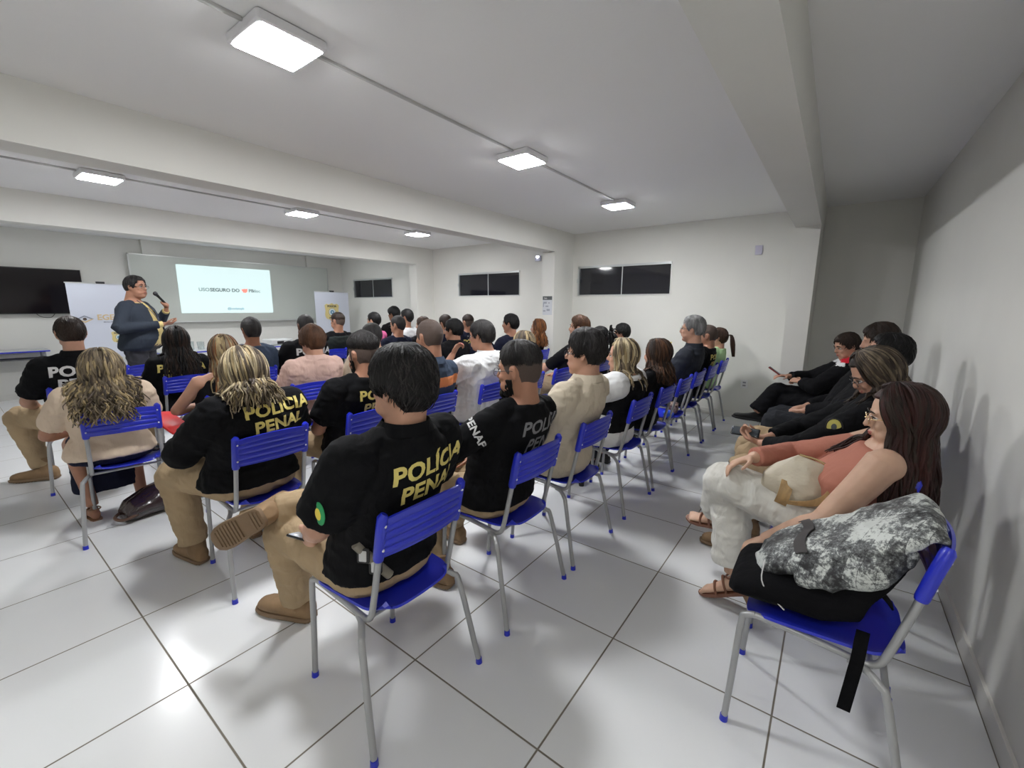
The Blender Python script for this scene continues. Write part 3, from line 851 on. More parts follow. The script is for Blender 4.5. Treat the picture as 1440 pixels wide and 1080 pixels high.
        if beard:
            b = MB(); rings_ = []
            for t in range(9):
                z = lerp(-.128, -.03, t / 8); rings_.append([hpt(math.radians(lerp(-84, 84, i / 24)), max(z, -.118), .006 + .004 * math.sin(i * 2.1 + t)) + V3((0, .004 if z < -.06 else 0, (z + .118) * (1 if z < -.118 else 0) )) for i in range(25)])
            mb = MB()
            V = [p for r in rings_ for p in r]; Fc = []
            for j in range(8):
                for i in range(24):
                    c = V[j * 25 + i]
                    ang = lerp(-84, 84, (i + .5) / 24); z = lerp(-.128, -.03, (j + .5) / 8)
                    if abs(ang) < 24 and -.072 < z: continue
                    if abs(ang) < 60 and z > -.06 + (abs(ang) - 24) * .0002: continue
                    Fc.append((j * 25 + i, j * 25 + i + 1, (j + 1) * 25 + i + 1, (j + 1) * 25 + i))
            Vi = [p * .9 for p in V]; N_ = len(V)
            Fc2 = [tuple(k + N_ for k in f[::-1]) for f in Fc]
            ed = {}
            for f in Fc:
                for a, c in zip(f, f[1:] + f[:1]): ed[(a, c)] = 1
            Fs = [(c, a, a + N_, c + N_) for (a, c) in ed if (c, a) not in ed]
            mb.add([T @ p for p in V] + [T @ p for p in Vi], Fc + Fc2 + Fs)
            mb.ell(T @ V3((0, .082, -.100)), (.026, .02, .024)); mb.tube([T @ V3((-.03, .083, -.047)), T @ V3((0, .097, -.04)), T @ V3((.03, .083, -.047))], [.004, .0055, .004], 8, sub=3)
            mb.build('beard', beard, s.root)
    def print_(s, lines, m, z, x=0., size=.075, lead=.078, bold=.0018, shear=0., tilt=0., name='lettering', direction=(0, 1, 0), origin=None, parent='shirt', sx=1.05):
        """lettering laid onto the shirt's cloth; x to the viewer's right when seen from behind"""
        d = V3(direction).normalized(); up = V3((0, 0, 1)); up = (up - d * up.dot(d)).normalized(); rt = d.cross(up)
        V, Fc = [], []
        for i, t in enumerate(lines):
            me = text_mesh(t, size, bold * size / .075, 0, shear, 3, 1.04)
            import bmesh
            bm = bmesh.new(); bm.from_mesh(me); bmesh.ops.triangulate(bm, faces=bm.faces[:])
            for _ in range(2):
                L_ = [e for e in bm.edges if e.calc_length() > size * .22]
                if L_: bmesh.ops.subdivide_edges(bm, edges=L_, cuts=1, use_grid_fill=False)
                bmesh.ops.triangulate(bm, faces=bm.faces[:])
            o = len(V)
            for v in bm.verts:
                tx, ty = v.co.x * sx, v.co.y - i * lead
                ct, st = math.cos(tilt), math.sin(tilt)
                tx, ty = tx * ct - ty * st, tx * st + ty * ct
                base_ = V3(origin) if origin else V3((x, -1, z))
                q = base_ + rt * tx + up * ty
                hit = s.bvh.ray_cast(q, d, 2.)
                if hit[0] is None: hit = (q + d * .9, -d, 0, 0)
                nn = hit[1] if hit[1].dot(d) < 0 else -hit[1]
                V.append(hit[0] + nn * .0035)
            for f in bm.faces: Fc.append(tuple(v.index + o for v in f.verts))
            bm.free(); bpy.data.meshes.remove(me)
        mb = MB(); mb.add(V, Fc); return mb.build(name, m, s.parts.get(parent) or s.root, smooth=False)
def pixray(P, u, v, tree=None):
    """where the sight line through picture point (u, v) meets this person's garment, in the person's own frame"""
    d = (R2 * ((u - 720) / 602.26) + U2 * (-(v - 540) / 602.26) + F).normalized()
    a = -P.root.rotation_euler.z; c, s_ = math.cos(a), math.sin(a)
    o = V3((0, 0, H)) - P.root.location; o = V3((c * o.x - s_ * o.y, s_ * o.x + c * o.y, o.z)); d = V3((c * d.x - s_ * d.y, s_ * d.x + c * d.y, d.z))
    h_ = (tree or P.bvh).ray_cast(o, d); return (h_[0], d) if h_[0] is not None else (None, d)
def W(P, pt):
    """world point of a person-local point"""
    c, s_ = math.cos(P.root.rotation_euler.z), math.sin(P.root.rotation_euler.z)
    return V3((P.root.location.x + c * pt[0] - s_ * pt[1], P.root.location.y + s_ * pt[0] + c * pt[1], pt[2]))
# skin, hair and cloth
def skinm(n, c): return mat('skin_' + n, c, .5, spec=.35, sss=.08, bump=(70, .12, (1, 1, 1), .002), var=(14, .10, (1, 1, 1)))
SKIN = {'light': skinm('light', (.52, .29, .20)), 'tan': skinm('tan', (.42, .21, .135)), 'brown': skinm('brown', (.27, .125, .075)), 'dark': skinm('dark', (.13, .06, .038)), 'pale': skinm('pale', (.60, .38, .27))}
MATS_LIP = mat('lips', (.36, .11, .09), .4)
M_eye = mat('eye_white', (.62, .58, .55), .25)
M_iris = mat('dark_iris', (.02, .012, .008), .2)
def hairm(n, c, c2=None, rough=.58, b=.9):
    return mat('hair_' + n, c, rough, spec=.3, bump=(55, b, (1, 1, .12), .006), var=(30, .5, (1, 1, .12)) + ((c2,) if c2 else ()))
HB = hairm('black', (.005, .0045, .005)); HBR = hairm('dark_brown', (.028, .016, .011)); HM = hairm('maroon_brown', (.035, .011, .009)); HM2 = hairm('maroon_light', (.05, .015, .012))
HG = hairm('grey', (.30, .30, .30), (.12, .12, .12)); HDG = hairm('dark_grey', (.028, .025, .025), (.009, .008, .008)); HBL = hairm('blonde', (.42, .32, .17)); HBL2 = hairm('ash', (.20, .155, .10)); HBL3 = hairm('dark_ash', (.075, .055, .04)); HAU = hairm('auburn', (.10, .045, .022)); HOR = hairm('copper', (.26, .10, .03)); HCAR = hairm('chestnut', (.06, .03, .018)); HPALE = hairm('pale_blonde', (.60, .50, .32))
STUB = mat('hair_clipped', (.075, .05, .04), .7, bump=(400, .4))
CB = cloth('black_jersey', (.0042, .0044, .0055), .7); CB2 = cloth('black_cotton', (.006, .006, .0075), .7); CK = cloth('khaki_twill', (.42, .31, .19), var=(5, .12, (1, 1, 1))); CN = cloth('navy_cloth', (.012, .014, .03)); CJ = cloth('denim', (.022, .035, .075))
CDJ = cloth('dark_denim', (.018, .02, .028)); CBE = cloth('beige_shirt', (.58, .51, .40)); CPK = cloth('pale_pink_shirt', (.62, .43, .37)); CW = cloth('white_cotton', (.72, .73, .74)); CWT = cloth('white_trouser', (.68, .67, .62), fold=1.5); CCR = cloth('cream_tee', (.66, .53, .41)); CSU = cloth('charcoal_suit', (.028, .032, .042), fold=.5); CSU2 = cloth('slate_blazer', (.032, .040, .055), fold=.5)
CMG = cloth('pink_shirt', (.62, .13, .30)); CGR = cloth('light_green_top', (.42, .62, .34)); CSAL = cloth('salmon_knit', (.44, .18, .13), fold=.6); COR = cloth('orange_cloth', (.82, .30, .12)); CSL = cloth('slate_cloth', (.05, .07, .11)); CYS = cloth('yellow_shirt', (.62, .50, .22), fold=.5); CRED = cloth('crimson_cloth', (.50, .015, .03))
M_boot = mat('tan_suede_boot', (.30, .19, .10), .8, bump=(30, .5, (1, 1, 1), .004), var=(9, .25, (1, 1, 1))); M_sole = mat("brown_rubber", (.20, .13, .075), .8); M_bsh = mat('black_leather', (.01, .01, .01), .35); M_bsole = mat('black_rubber', (.02, .02, .02), .7)
M_yel = mat('yellow_print', (.72, .60, .18), .7); M_gry = mat('grey_print', (.20, .20, .21), .7); M_wht = mat('white_print', (.62, .62, .62), .7)
M_gl = mat('dark_metal', (.05, .05, .055), .3, .6); M_gold = mat('gold_metal', (.70, .52, .28), .25, .9); M_lens = mat('clear_lens', (1, 1, 1), .02, trans=1.)
M_phone = mat('phone_black', (.01, .01, .012), .15); M_screen = mat('phone_glass', (.05, .06, .07), .05)
M_strap = mat('khaki_webbing', (.22, .20, .16), .8); M_steel = mat('buckle_steel', (.55, .55, .55), .3, .7)
# ------------------------------------------------------------------ audience chairs
chair0 = make_chair(); used = False
def put_chair(x, y, label, rz=PI / 2, group='blue school chairs of the audience'):
    """x,y of the seat centre"""
    global used
    if not used:
        chair0.location = (x, y, 0); chair0.rotation_euler = (0, 0, rz); chair0['label'] = label; chair0['group'] = group; used = True; return chair0
    return dup(chair0, (x, y, 0), rz, label, group)
R1, R2_, R3, R4, R5, R6 = -1.25, -2.43, -3.62, -4.85, -6.02, -7.15
def boots(p): p.shoe(M_boot, M_sole, 'boot', 'boot')
def bshoe(p): p.shoe(M_bsh, M_bsole, 'shoe', 'shoe')
AUD = 'seated audience'
# ---------- row nearest the camera
put_chair(R1, .89, 'blue chair nearest the camera, under the man in the black polo with yellow back lettering')
p = Person('man in black polo with yellow POLÍCIA PENAL and thick black hair, nearest the camera', R1, .88, vox=.0065, S=1.03, fat=.3, skin='light', hy=.12, headoff=(0, 0, -.015), twist=.03, group=AUD, tors=.955,
           J={'kR': (.30, .30, .60), 'aR': (-.20, .47, .62), 'fR': (-.28, .8, -.5), 'uR': (1, .15, .15), 'kL': (-.13, .47, .52), 'aL': (-.05, .60, .09), 'fL': (-.35, .9, 0), 'eL': (-.245, -.02, .745), 'wL': (-.19, .14, .64), 'eR': (.29, .04, .74), 'wR': (.12, .26, .68)})
p.hands['L'] = dict(curl=.5, d=(.2, .6, -.8), pn=(.8, .2, .1)); p.body()
p.shirt(CB, sleeve=.80, ease=.017, hem=.15, bell=.0, sl_r=1.2, wrk=.006); p.collar(CB); p.trousers(CK, ease=.02, wrk=.008, waist=.14)
boots(p); p.hair_short(HB, th=.021, front=.07, side=.0, back=-.075, burn=-.02, tuft=.010, top=.15, seed=3, locks=900, lmats=[HB, HB, HDG]); p.face(HB)
p.print_(['POLÍCIA', 'PENAL'], M_yel, .915, x=.055, size=.083, lead=.078, bold=.0026, tilt=.03)
mb = MB(); mb.ell((0, 0, 0), (.006, .03, .04)); fl = MB()
q = p.bvh.ray_cast(V3((-1, -.12, .84)), V3((1, 0, 0)))
if q[0] is not None:
    c = q[0]; mb = MB(); mb.ell(c, (.006, .028, .036)); mb.build('sleeve_flag', mat('flag_green', (.02, .30, .10), .7), p.parts['shirt'])
    MB().ell(c - V3((.003, 0, 0)), (.006, .016, .02)).build('flag_emblem', mat('flag_yellow', (.75, .6, .08), .7), p.parts['shirt'])
trees = BVHTree.FromPolygons([v.co.copy() for v in p.parts['trousers'].data.vertices] + [v.co.copy() for v in p.parts['shirt'].data.vertices], [tuple(q.vertices) for q in p.parts['trousers'].data.polygons] + [tuple(i + len(p.parts['trousers'].data.vertices) for i in q.vertices) for q in p.parts['shirt'].data.polygons])
hs_ = [pixray(p, u, v, trees)[0] for u, v in ((500, 765), (514, 778), (530, 793), (548, 808), (566, 822))]
hs_ = [h_ for h_ in hs_ if h_ is not None]
if len(hs_) > 2:
    MB().tube(hs_, .016, 10, sub=4).build('webbing_strap', M_strap, p.parts['trousers'])
    for c in (hs_[1], hs_[-2]):
        nn = V3((c.x * 1.2, c.y + .02, .02)).normalized(); up_ = V3((0, 0, 1)); tx_ = up_.cross(nn).normalized(); up_ = nn.cross(tx_)
        Mx = Matrix(((tx_.x, up_.x, nn.x, c.x + nn.x * .014), (tx_.y, up_.y, nn.y, c.y + nn.y * .014), (tx_.z, up_.z, nn.z, c.z), (0, 0, 0, 1)))
        MB().rbox((0, 0, 0), (.021, .025, .005), .006, M=Mx).build('buckle_frame', M_bsole, p.parts['trousers']); MB().rbox((0, 0, .003), (.013, .018, .004), .003, M=Mx).build('buckle', M_steel, p.parts['trousers'])
ph = MB(); ph.rbox((0, 0, 0), (.035, .075, .004), .008); o = ph.build('mobile_phone', M_phone); 
w_ = W(p, p.D['wL'] + V3((.02, .06, -.045))); o.location = w_; o.rotation_euler = (.1, .35, PI / 2 + .4)
tag(o, 'dark phone held in the left hand of the man nearest the camera', 'phone')
MB().rbox((0, 0, .0045), (.031, .069, .0008), .005).build('screen', mat('pale_screen', (.5, .55, .62), .1), o)
PA = [p]

put_chair(R1, 1.58, 'blue chair under the bearded man whose black shirt has grey lettering')
p = Person('bearded man with glasses in black shirt with grey POLÍCIA PENAL lettering', R1, 1.56, vox=.0075, S=1.0, fat=.15, skin='tan', hy=.22, hp=-.08, group=AUD, twist=-.1, headoff=(-.01, .02, -.01),
           J={'eL': (-.36, .02, .80), 'wL': (-.16, .27, .76), 'kL': (-.16, .38, .53), 'aL': (-.16, .26, .09), 'aR': (.2, .5, .09)})
p.body(); p.shirt(CB, sleeve=1.8, ease=.014, hem=.13, wrk=.006); p.trousers(CK, wrk=.008, waist=.14); boots(p)
p.hair_short(HDG, th=.010, front=.09, side=.02, back=-.05, burn=.0, tuft=.005, fade=.035, top=.8, seed=5, recede=.012, locks=500); p.face(HB, glasses=M_gl, beard=HB)
p.print_(['POLÍCIA', 'PENAL'], M_gry, .90, x=.07, size=.085, lead=.085, shear=.22, bold=.0022)
hp_, d_ = pixray(p, 668, 607)
if hp_ is not None: p.print_(['PENAP'], M_wht, 0, size=.045, origin=hp_ - d_ * .3, direction=d_, tilt=-1.1, bold=.0022)

put_chair(R1, 2.18, 'blue chair under the man in the beige shirt')
p = Person('dark haired man with glasses in plain beige shirt, beyond the bearded man', R1, 2.18, vox=.008, S=1.03, fat=.5, skin='light', hy=.25, group=AUD, headoff=(0, .02, -.01),
           J={'kL': (-.1, .42, .60), 'aL': (.1, .45, .30), 'kR': (.12, .42, .52), 'fL': (.2, 1, .1)})
p.body(); p.shirt(CBE, sleeve=1.85, ease=.018, hem=.03, bell=.025, sl_r=1.1); p.collar(CBE); p.trousers(CDJ); p.shoe(mat('striped_sneaker', (.5, .48, .42), .7), M_bsole, 'shoe', 'sneaker')
p.hair_short(HDG, th=.02, front=.085, side=.008, back=-.06, burn=-.01, tuft=.009, top=.5, seed=8, recede=.015, locks=600); p.face(HDG, glasses=M_gl)

put_chair(R1, 2.90, 'blue chair under the blonde woman in the white blouse and black vest')
p = Person('blonde woman in white blouse and black vest with a hand to her face', R1, 2.88, fem=True, vox=.008, S=1.02, fat=.2, skin='light', hy=.35, group=AUD, headoff=(0, .05, -.02), fwd=.03,
           J={'eL': (-.22, .20, .80), 'wL': (-.08, .15, .98), 'kL': (-.05, .42, .58), 'aL': (.12, .38, .32), 'kR': (.08, .38, .52), 'aR': (.1, .3, .15)})
p.hands['L'] = dict(curl=.35, d=(.25, -.1, 1), pn=(.5, -.85, 0)); p.body(feet=True); p.shirt(CW, sleeve=1.75, ease=.024, hem=.03, bell=.03, sl_r=1.45, name='blouse')
p.T = [(u, a + .008, b + .01) for u, a, b in p.T]; bl = p.parts['blouse']
p.shirt(CB2, sleeve=0, ease=.022, hem=.27, neck=.93, name='vest', bell=.02); p.merge_bvh(bl, p.parts['vest']); p.trousers(CJ); p.sandal(M_bsh, M_bsh)
p.strands([HBL, HBL2, HPALE, HBL3], n=230, length=.27, wave=.006, az0=62, spread=.03, r=.0062, th=.016, seed=4, ragged=.2); p.face(HBR)

put_chair(R1, 3.48, 'blue chair under the brown haired woman with the yellow hair clip')
p = Person('woman in black with wavy brown hair and small yellow clip', R1, 3.46, fem=True, vox=.009, S=.97, skin='light', hy=.1, hp=-.1, group=AUD, headoff=(0, .03, -.02))
p.body(); p.shirt(CB2, sleeve=1.9, ease=.02); p.trousers(CDJ); bshoe(p)
p.strands([HCAR, HBR, HAU], n=200, length=.20, wave=.006, curl=.010, wfreq=2, az0=60, spread=.05, r=.0062, th=.02, seed=9)
mb = MB(); c = p.HT @ V3((.04, -.100, .078))
for k in range(6): mb.tube([c, c + V3((.03 * math.cos(k), -.012, .03 * math.sin(k)))], [.006, .003], 6)
mb.build('hair_clip', mat('yellow_clip', (.70, .62, .15), .4), p.root)

put_chair(R1, 4.0, 'empty blue chair between the woman with the yellow clip and the grey haired man')
put_chair(R1, 4.50, 'blue chair under the grey haired man in the dark suit')
p = Person('grey haired man with glasses in dark charcoal suit, far part of the near row', R1, 4.48, vox=.009, S=1.06, fat=.45, skin='light', hy=.15, group=AUD, headoff=(0, .03, .02))
p.body(); p.shirt(CSU, sleeve=1.9, ease=.024, hem=.02, name='suit_jacket', bell=.02); p.collar(CSU); p.trousers(CSU); bshoe(p); p.hair_short(HG, th=.016, front=.085, tuft=.006, side=.01, back=-.06, seed=2); p.face(HG, glasses=M_gl)
put_chair(R1, 5.08, 'blue chair under the bald man in black beside the suited man')
p = Person('nearly bald man with glasses in black shirt beside the grey haired man in the suit', R1, 5.08, vox=.01, S=.98, fat=.1, skin='tan', hy=.15, group=AUD, headoff=(0, .02, -.02))
p.body(); p.shirt(CB, sleeve=.75); p.trousers(CK); boots(p); p.hair_short(STUB, th=.002, tuft=0, front=.09, back=-.05); p.face(HB, glasses=M_gl); p.print_(['POLÍCIA', 'PENAL'], M_yel, .90, x=.04, size=.08, lead=.08)
put_chair(R1, 5.66, 'blue chair closest to the far wall, at the end of the near row')
p = Person('woman in light green top with long brown ponytail, beside the far wall', R1, 5.66, fem=True, vox=.01, S=.98, skin='light', hy=.1, group=AUD, headoff=(0, .02, -.01))
p.body(); p.shirt(CGR, sleeve=1.2, ease=.022, sl_r=1.2, name='blouse'); p.trousers(CB2); bshoe(p); p.hair_short(HCAR, th=.012, front=.07, side=-.01, back=-.07, tuft=.003)
mb = MB(); a = p.HT @ V3((0, -.115, .03)); R_ = random.Random(3)
for k in range(40):
    d = V3((R_.uniform(-.025, .025), R_.uniform(-.02, .02), 0)); mb.tube([p.HT @ V3((d.x * .3, -.10, .035)), a + V3((0, -.035, .01)) + d * .5, a + V3((0, -.06, -.1)) + d, a + V3((0, -.075, -.24)) + d * R_.uniform(.2, 1)], [.006, .007, .008, .003], 6, sub=3)
mb.build('ponytail', HCAR, p.root)

# ---------- second row
put_chair(R2_, .94, 'blue chair under the blonde woman in black with yellow lettering')
p = Person('blonde woman in black long sleeved top with yellow POLÍCIA PENAL', R2_, .91, fem=True, vox=.0075, S=1.05, fat=.75, skin='light', hy=.0, hp=-.45, group=AUD, headoff=(-.02, .045, -.035), twist=0,
           J={'eL': (-.27, .06, .72), 'wL': (-.14, .27, .68), 'eR': (.31, .10, .74), 'wR': (.12, .30, .72), 'kL': (-.24, .36, .53), 'aL': (-.2, .33, .09), 'kR': (.2, .4, .53)})
p.body(); p.shirt(CB, sleeve=1.9, ease=.022, hem=.16, bell=.015, sl_r=1.2, wrk=.008); p.collar(CB, r=.02); p.trousers(CK, ease=.024, wrk=.009, waist=.17); boots(p)
p.print_(['POLÍCIA', 'PENAL'], M_yel, .925, x=.075, size=.082, lead=.080, bold=.0026, tilt=.05)
p.strands([HBL, HBL2, HBL3, HBL2, HPALE], n=620, length=.17, wave=.012, curl=.007, wfreq=1.8, az0=40, spread=.045, r=.0044, th=.024, seed=14, ragged=.65, zdrop=-.06)

put_chair(R2_, 1.54, 'blue chair under the man with the short faded haircut')
p = Person('man with faded haircut in black tee with yellow POLÍCIA PENAL', R2_, 1.55, vox=.008, S=1.0, fat=.4, skin='tan', hy=.10, group=AUD, headoff=(0, .02, -.02), J={'kL': (-.22, .42, .53), 'aL': (-.24, .38, .09)})
p.body(); p.shirt(CB, sleeve=.75, ease=.014, sl_r=1.12, wrk=.008); p.trousers(CK); boots(p)
p.hair_short(HDG, th=.014, front=.08, side=.0, back=-.055, burn=-.03, tuft=.007, fade=.045, top=.8, seed=12, locks=450); p.face(HB, beard=HB)
p.print_(['POLÍCIA', 'PENAL'], M_yel, .90, x=.06, size=.082, lead=.082, bold=.0024)
q = p.bvh.ray_cast(V3((-.6, -.7, .80)), V3((.55, .8, 0)))

put_chair(R2_, 2.08, 'blue chair under the bald man in the striped polo')
p = Person('bald man in polo of navy, orange and slate bands', R2_, 2.10, vox=.009, S=1.05, fat=.3, skin='tan', hy=.0, group=AUD, headoff=(0, .03, .02))
p.body(); p.shirt(CN, sleeve=.75, ease=.016, mats=[CSL, COR, CSL], zmat=lambda c: 1 if (.855 < c.z < .935 or c.z < .62) else 0); p.collar(CSL); p.trousers(CDJ); bshoe(p)
p.hair_short(STUB, th=.004, tuft=.001, front=.02, side=.0, back=-.06, burn=-.01, top=-.5, recede=.0)

put_chair(R2_, 2.72, 'blue chair under the man in the white shirt')
p = Person('man in white short sleeved shirt resting his chin on his hand', R2_, 2.74, vox=.009, S=1.05, fat=.25, skin='tan', hy=.25, hp=-.05, group=AUD, headoff=(0, .06, -.01), fwd=.03,
           J={'eL': (-.22, .26, .80), 'wL': (-.08, .20, 1.02), 'eR': (.24, .12, .74), 'wR': (-.12, .25, .76)})
p.hands['L'] = dict(curl=.7, d=(.3, -.3, .8), pn=(.3, -.9, -.2)); p.body(); p.shirt(CW, sleeve=.8, ease=.02, sl_r=1.2, bell=.02, wrk=.010); p.collar(CW); p.trousers(CDJ); bshoe(p)
p.hair_short(HDG, th=.015, front=.085, side=.012, back=-.055, tuft=.006, seed=21, locks=400); p.face(HB, glasses=M_gl)

put_chair(R2_, 3.28, 'blue chair under the straight haired woman beyond the white shirted man')
p = Person('woman with straight ash blonde hair in dark top, beyond the man in white', R2_, 3.25, fem=True, vox=.01, S=1.0, skin='light', hy=.0, group=AUD, headoff=(0, .02, -.01))
p.body(); p.shirt(CB2, sleeve=1.9); p.trousers(CB2); bshoe(p); p.strands([HBL2, HBL, HBL3], n=150, length=.25, wave=.002, az0=55, spread=.01, r=.007, th=.014, seed=31)
put_chair(R2_, 3.85, 'empty blue chair in the second row, between the straight haired woman and the tousled man')
put_chair(R2_, 4.36, 'blue chair under the man with tousled brown hair')
p = Person('man with tousled brown hair in black top and khaki trousers, second row', R2_, 4.34, vox=.01, S=1.05, skin='light', hy=.35, group=AUD, headoff=(0, .03, .01), J={'eL': (-.2, .2, .72), 'wL': (-.04, .3, .74), 'kL': (-.2, .42, .55)})
p.body(); p.shirt(CB2, sleeve=.8); p.trousers(CK); boots(p); p.hair_short(HAU, th=.018, front=.08, tuft=.012, seed=44); p.face(HAU)
put_chair(R2_, 4.86, 'blue chair under the woman with the curly black ponytail')
p = Person('woman with curly black ponytail in black tee with yellow lettering', R2_, 4.86, fem=True, vox=.01, S=1.0, skin='tan', hy=.2, group=AUD, headoff=(0, .02, -.015))
p.body(); p.shirt(CB, sleeve=.8); p.trousers(CDJ); bshoe(p); p.hair_short(HB, th=.010, front=.075, side=-.005, back=-.07, tuft=.003); p.print_(['POLÍCIA', 'PENAL'], M_yel, .88, x=.03, size=.08, lead=.08)
mb = MB(); R_ = random.Random(5); a = p.HT @ V3((0, -.13, .05))
for k in range(90):
    d = V3((R_.gauss(0, .03), R_.gauss(-.03, .028), R_.gauss(-.06, .06))); mb.tube([a, a + d * .6 + V3((R_.uniform(-.02, .02), 0, .02)), a + d, a + d + V3((R_.uniform(-.02, .02), R_.uniform(-.02, .02), -.03))], [.007, .009, .009, .004], 6, sub=2)
mb.build('ponytail', HB, p.root)
put_chair(R2_, 5.5, 'blue chair at the far wall end of the second row')
p = Person('woman with pulled back black hair and pale collar, behind the curly ponytail', R2_, 5.5, fem=True, vox=.01, S=1.0, skin='tan', hy=.2, group=AUD)
p.body(); p.shirt(CB2, sleeve=1.9); p.collar(CW); p.trousers(CB2); bshoe(p); p.hair_short(HB, th=.016, front=.075, side=-.005, back=-.08, tuft=.004)

# ---------- third row
put_chair(R3, .63, 'blue chair under the curly haired woman in the cream tee', rz=PI / 2 - .12)
p = Person('woman in cream tee and navy skirt with long curly ash blonde hair', R3 + .0, .57, rz=PI / 2 - .08, fem=True, vox=.0085, S=1.02, fat=.55, skin='tan', hy=.0, hp=-.15, group=AUD, headoff=(0, .0, -.06), tors=.93,
           J={'eL': (-.27, .04, .66), 'wL': (-.12, .26, .62), 'kL': (-.16, .36, .52), 'aL': (-.12, .26, .09), 'aR': (.14, .3, .09)})
p.body(feet=True); p.shirt(CCR, sleeve=.72, ease=.012, hem=.10, sl_r=1.1, wrk=.006); p.skirt(CN, zend=.17); p.sandal(mat('tan_leather', (.25, .13, .07), .5), M_boot, heel=0)
p.strands([HBL2, HBL3, HBL, HBL2], n=420, length=.27, curl=.016, wfreq=3.2, az0=50, spread=.055, r=.0052, th=.024, seed=17, ragged=.35)
o = MB().rbox((0, 0, 0), (.036, .075, .005), .008).build('mobile_phone', M_phone); o.location = (R3 - .02, .80, .468); o.rotation_euler = (0, 0, .9); tag(o, 'dark phone lying on the seat edge beside the curly haired woman in cream', 'phone')
MB().rbox((0, 0, .0055), (.031, .068, .0008), .005).build('screen', M_screen, o)

put_chair(R3, 1.22, 'blue chair under the long haired woman in the sleeveless black dress')
p = Person('woman with long straight golden hair in sleeveless black dress, bare arm', R3 + .05, 1.20, fem=True, vox=.009, S=1.03, fat=.4, skin='light', hy=-.3, hp=-.1, group=AUD, headoff=(.0, .02, -.015), J={'eL': (-.27, .06, .70), 'wL': (-.10, .24, .68)})
p.body(); p.shirt(CB2, sleeve=0, ease=.010, neck=.90, name='dress_top'); p.skirt(CB2, zend=.12, name='dress_skirt'); bshoe(p)
p.strands([HBL, HAU, HBL2, HOR], n=260, length=.34, wave=.004, az0=50, spread=.02, r=.006, th=.015, seed=23, part=-.02)
o = MB().rbox((0, 0, 0), (.10, .14, .008), .006).build('folder', mat('red_folder', (.65, .02, .02), .45)); o.location = (R3 - .12, .92, .60); o.rotation_euler = (.5, .2, PI / 2 + .5); tag(o, 'red folder on the lap of the woman in the sleeveless black dress', 'folder')

put_chair(R3, 1.80, 'blue chair under the short haired person in the pale pink shirt')
p = Person('person with short auburn hair in pale pink shirt', R3, 1.88, fem=False, vox=.009, S=.98, fat=.45, skin='light', hy=.05, hp=-.1, group=AUD, headoff=(0, .03, -.01))
p.body(); p.shirt(CPK, sleeve=1.85, ease=.018, bell=.02); p.collar(CPK); p.trousers(CDJ); bshoe(p); p.hair_short(HAU, th=.022, front=.07, side=-.02, back=-.085, burn=-.03, tuft=.012, top=.2, seed=33, locks=500)
put_chair(R3, 2.48, 'blue chair under the balding man in the sand coloured shirt')
p = Person('balding man in sand coloured shirt, in front of the man with the faded haircut', R3, 2.46, vox=.01, S=1.02, fat=.3, skin='light', hy=.1, group=AUD, headoff=(0, .03, -.02))
p.body(); p.shirt(CBE, sleeve=.8); p.collar(CBE); p.trousers(CDJ); bshoe(p); p.hair_short(HDG, th=.006, front=.045, side=.01, back=-.055, tuft=.002, top=-.8)
put_chair(R3, 3.03, 'blue chair under the woman seen behind the bald man in the banded polo')
p = Person('woman with long light brown hair, mostly hidden by the bald man in the banded polo', R3, 3.1, fem=True, vox=.011, S=1.03, skin='light', group=AUD, hy=.2)
p.body(); p.shirt(CB2, sleeve=1.9); p.trousers(CDJ); bshoe(p); p.strands([HBL2, HCAR, HBL3], n=140, length=.25, wave=.004, az0=55, r=.007, seed=37)
put_chair(R3, 3.56, 'blue chair under the man in the black jacket in the third row')
p = Person('man in plain black jacket in profile, third row beyond the banded polo', R3, 3.54, vox=.01, S=1.03, fat=.25, skin='tan', hy=.3, group=AUD, headoff=(0, .02, -.02))
p.body(); p.shirt(CB2, sleeve=1.9, ease=.022); p.collar(CB2); p.trousers(CDJ); bshoe(p); p.hair_short(HB, th=.016, front=.085, side=.015, back=-.05, tuft=.007, seed=38); p.face(HB)
put_chair(R3, 4.08, 'blue chair hidden behind the man in the white shirt')
p = Person('person in dark top just behind the head of the man in white', R3, 4.02, vox=.011, S=.98, skin='light', hy=.4, group=AUD)
p.body(); p.shirt(CN, sleeve=.8); p.trousers(CDJ); bshoe(p); p.hair_short(HCAR, th=.014); p.face(HB)
put_chair(R3, 4.66, 'blue chair under the young man in navy against the far wall, third row')
p = Person('young man with black hair in navy tee looking left, third row near the column', R3, 4.62, vox=.01, S=1.06, skin='tan', hy=.3, group=AUD, headoff=(0, .02, 0))
p.body(); p.shirt(CN, sleeve=.75); p.trousers(CDJ); bshoe(p); p.hair_short(HB, th=.016, front=.085, tuft=.006, seed=40); p.face(HB)
put_chair(R3, 5.28, 'blue chair under the woman with copper hair beside the column')
p = Person('woman with wavy copper hair in dark top beside the column', R3, 5.26, fem=True, vox=.01, S=1.05, skin='light', hy=.45, group=AUD)
p.body(); p.shirt(CB2, sleeve=1.9); p.trousers(CDJ); bshoe(p); p.strands([HOR, HAU, HOR], n=170, length=.22, curl=.008, az0=60, spread=.05, r=.007, th=.018, seed=41); p.face(HAU)

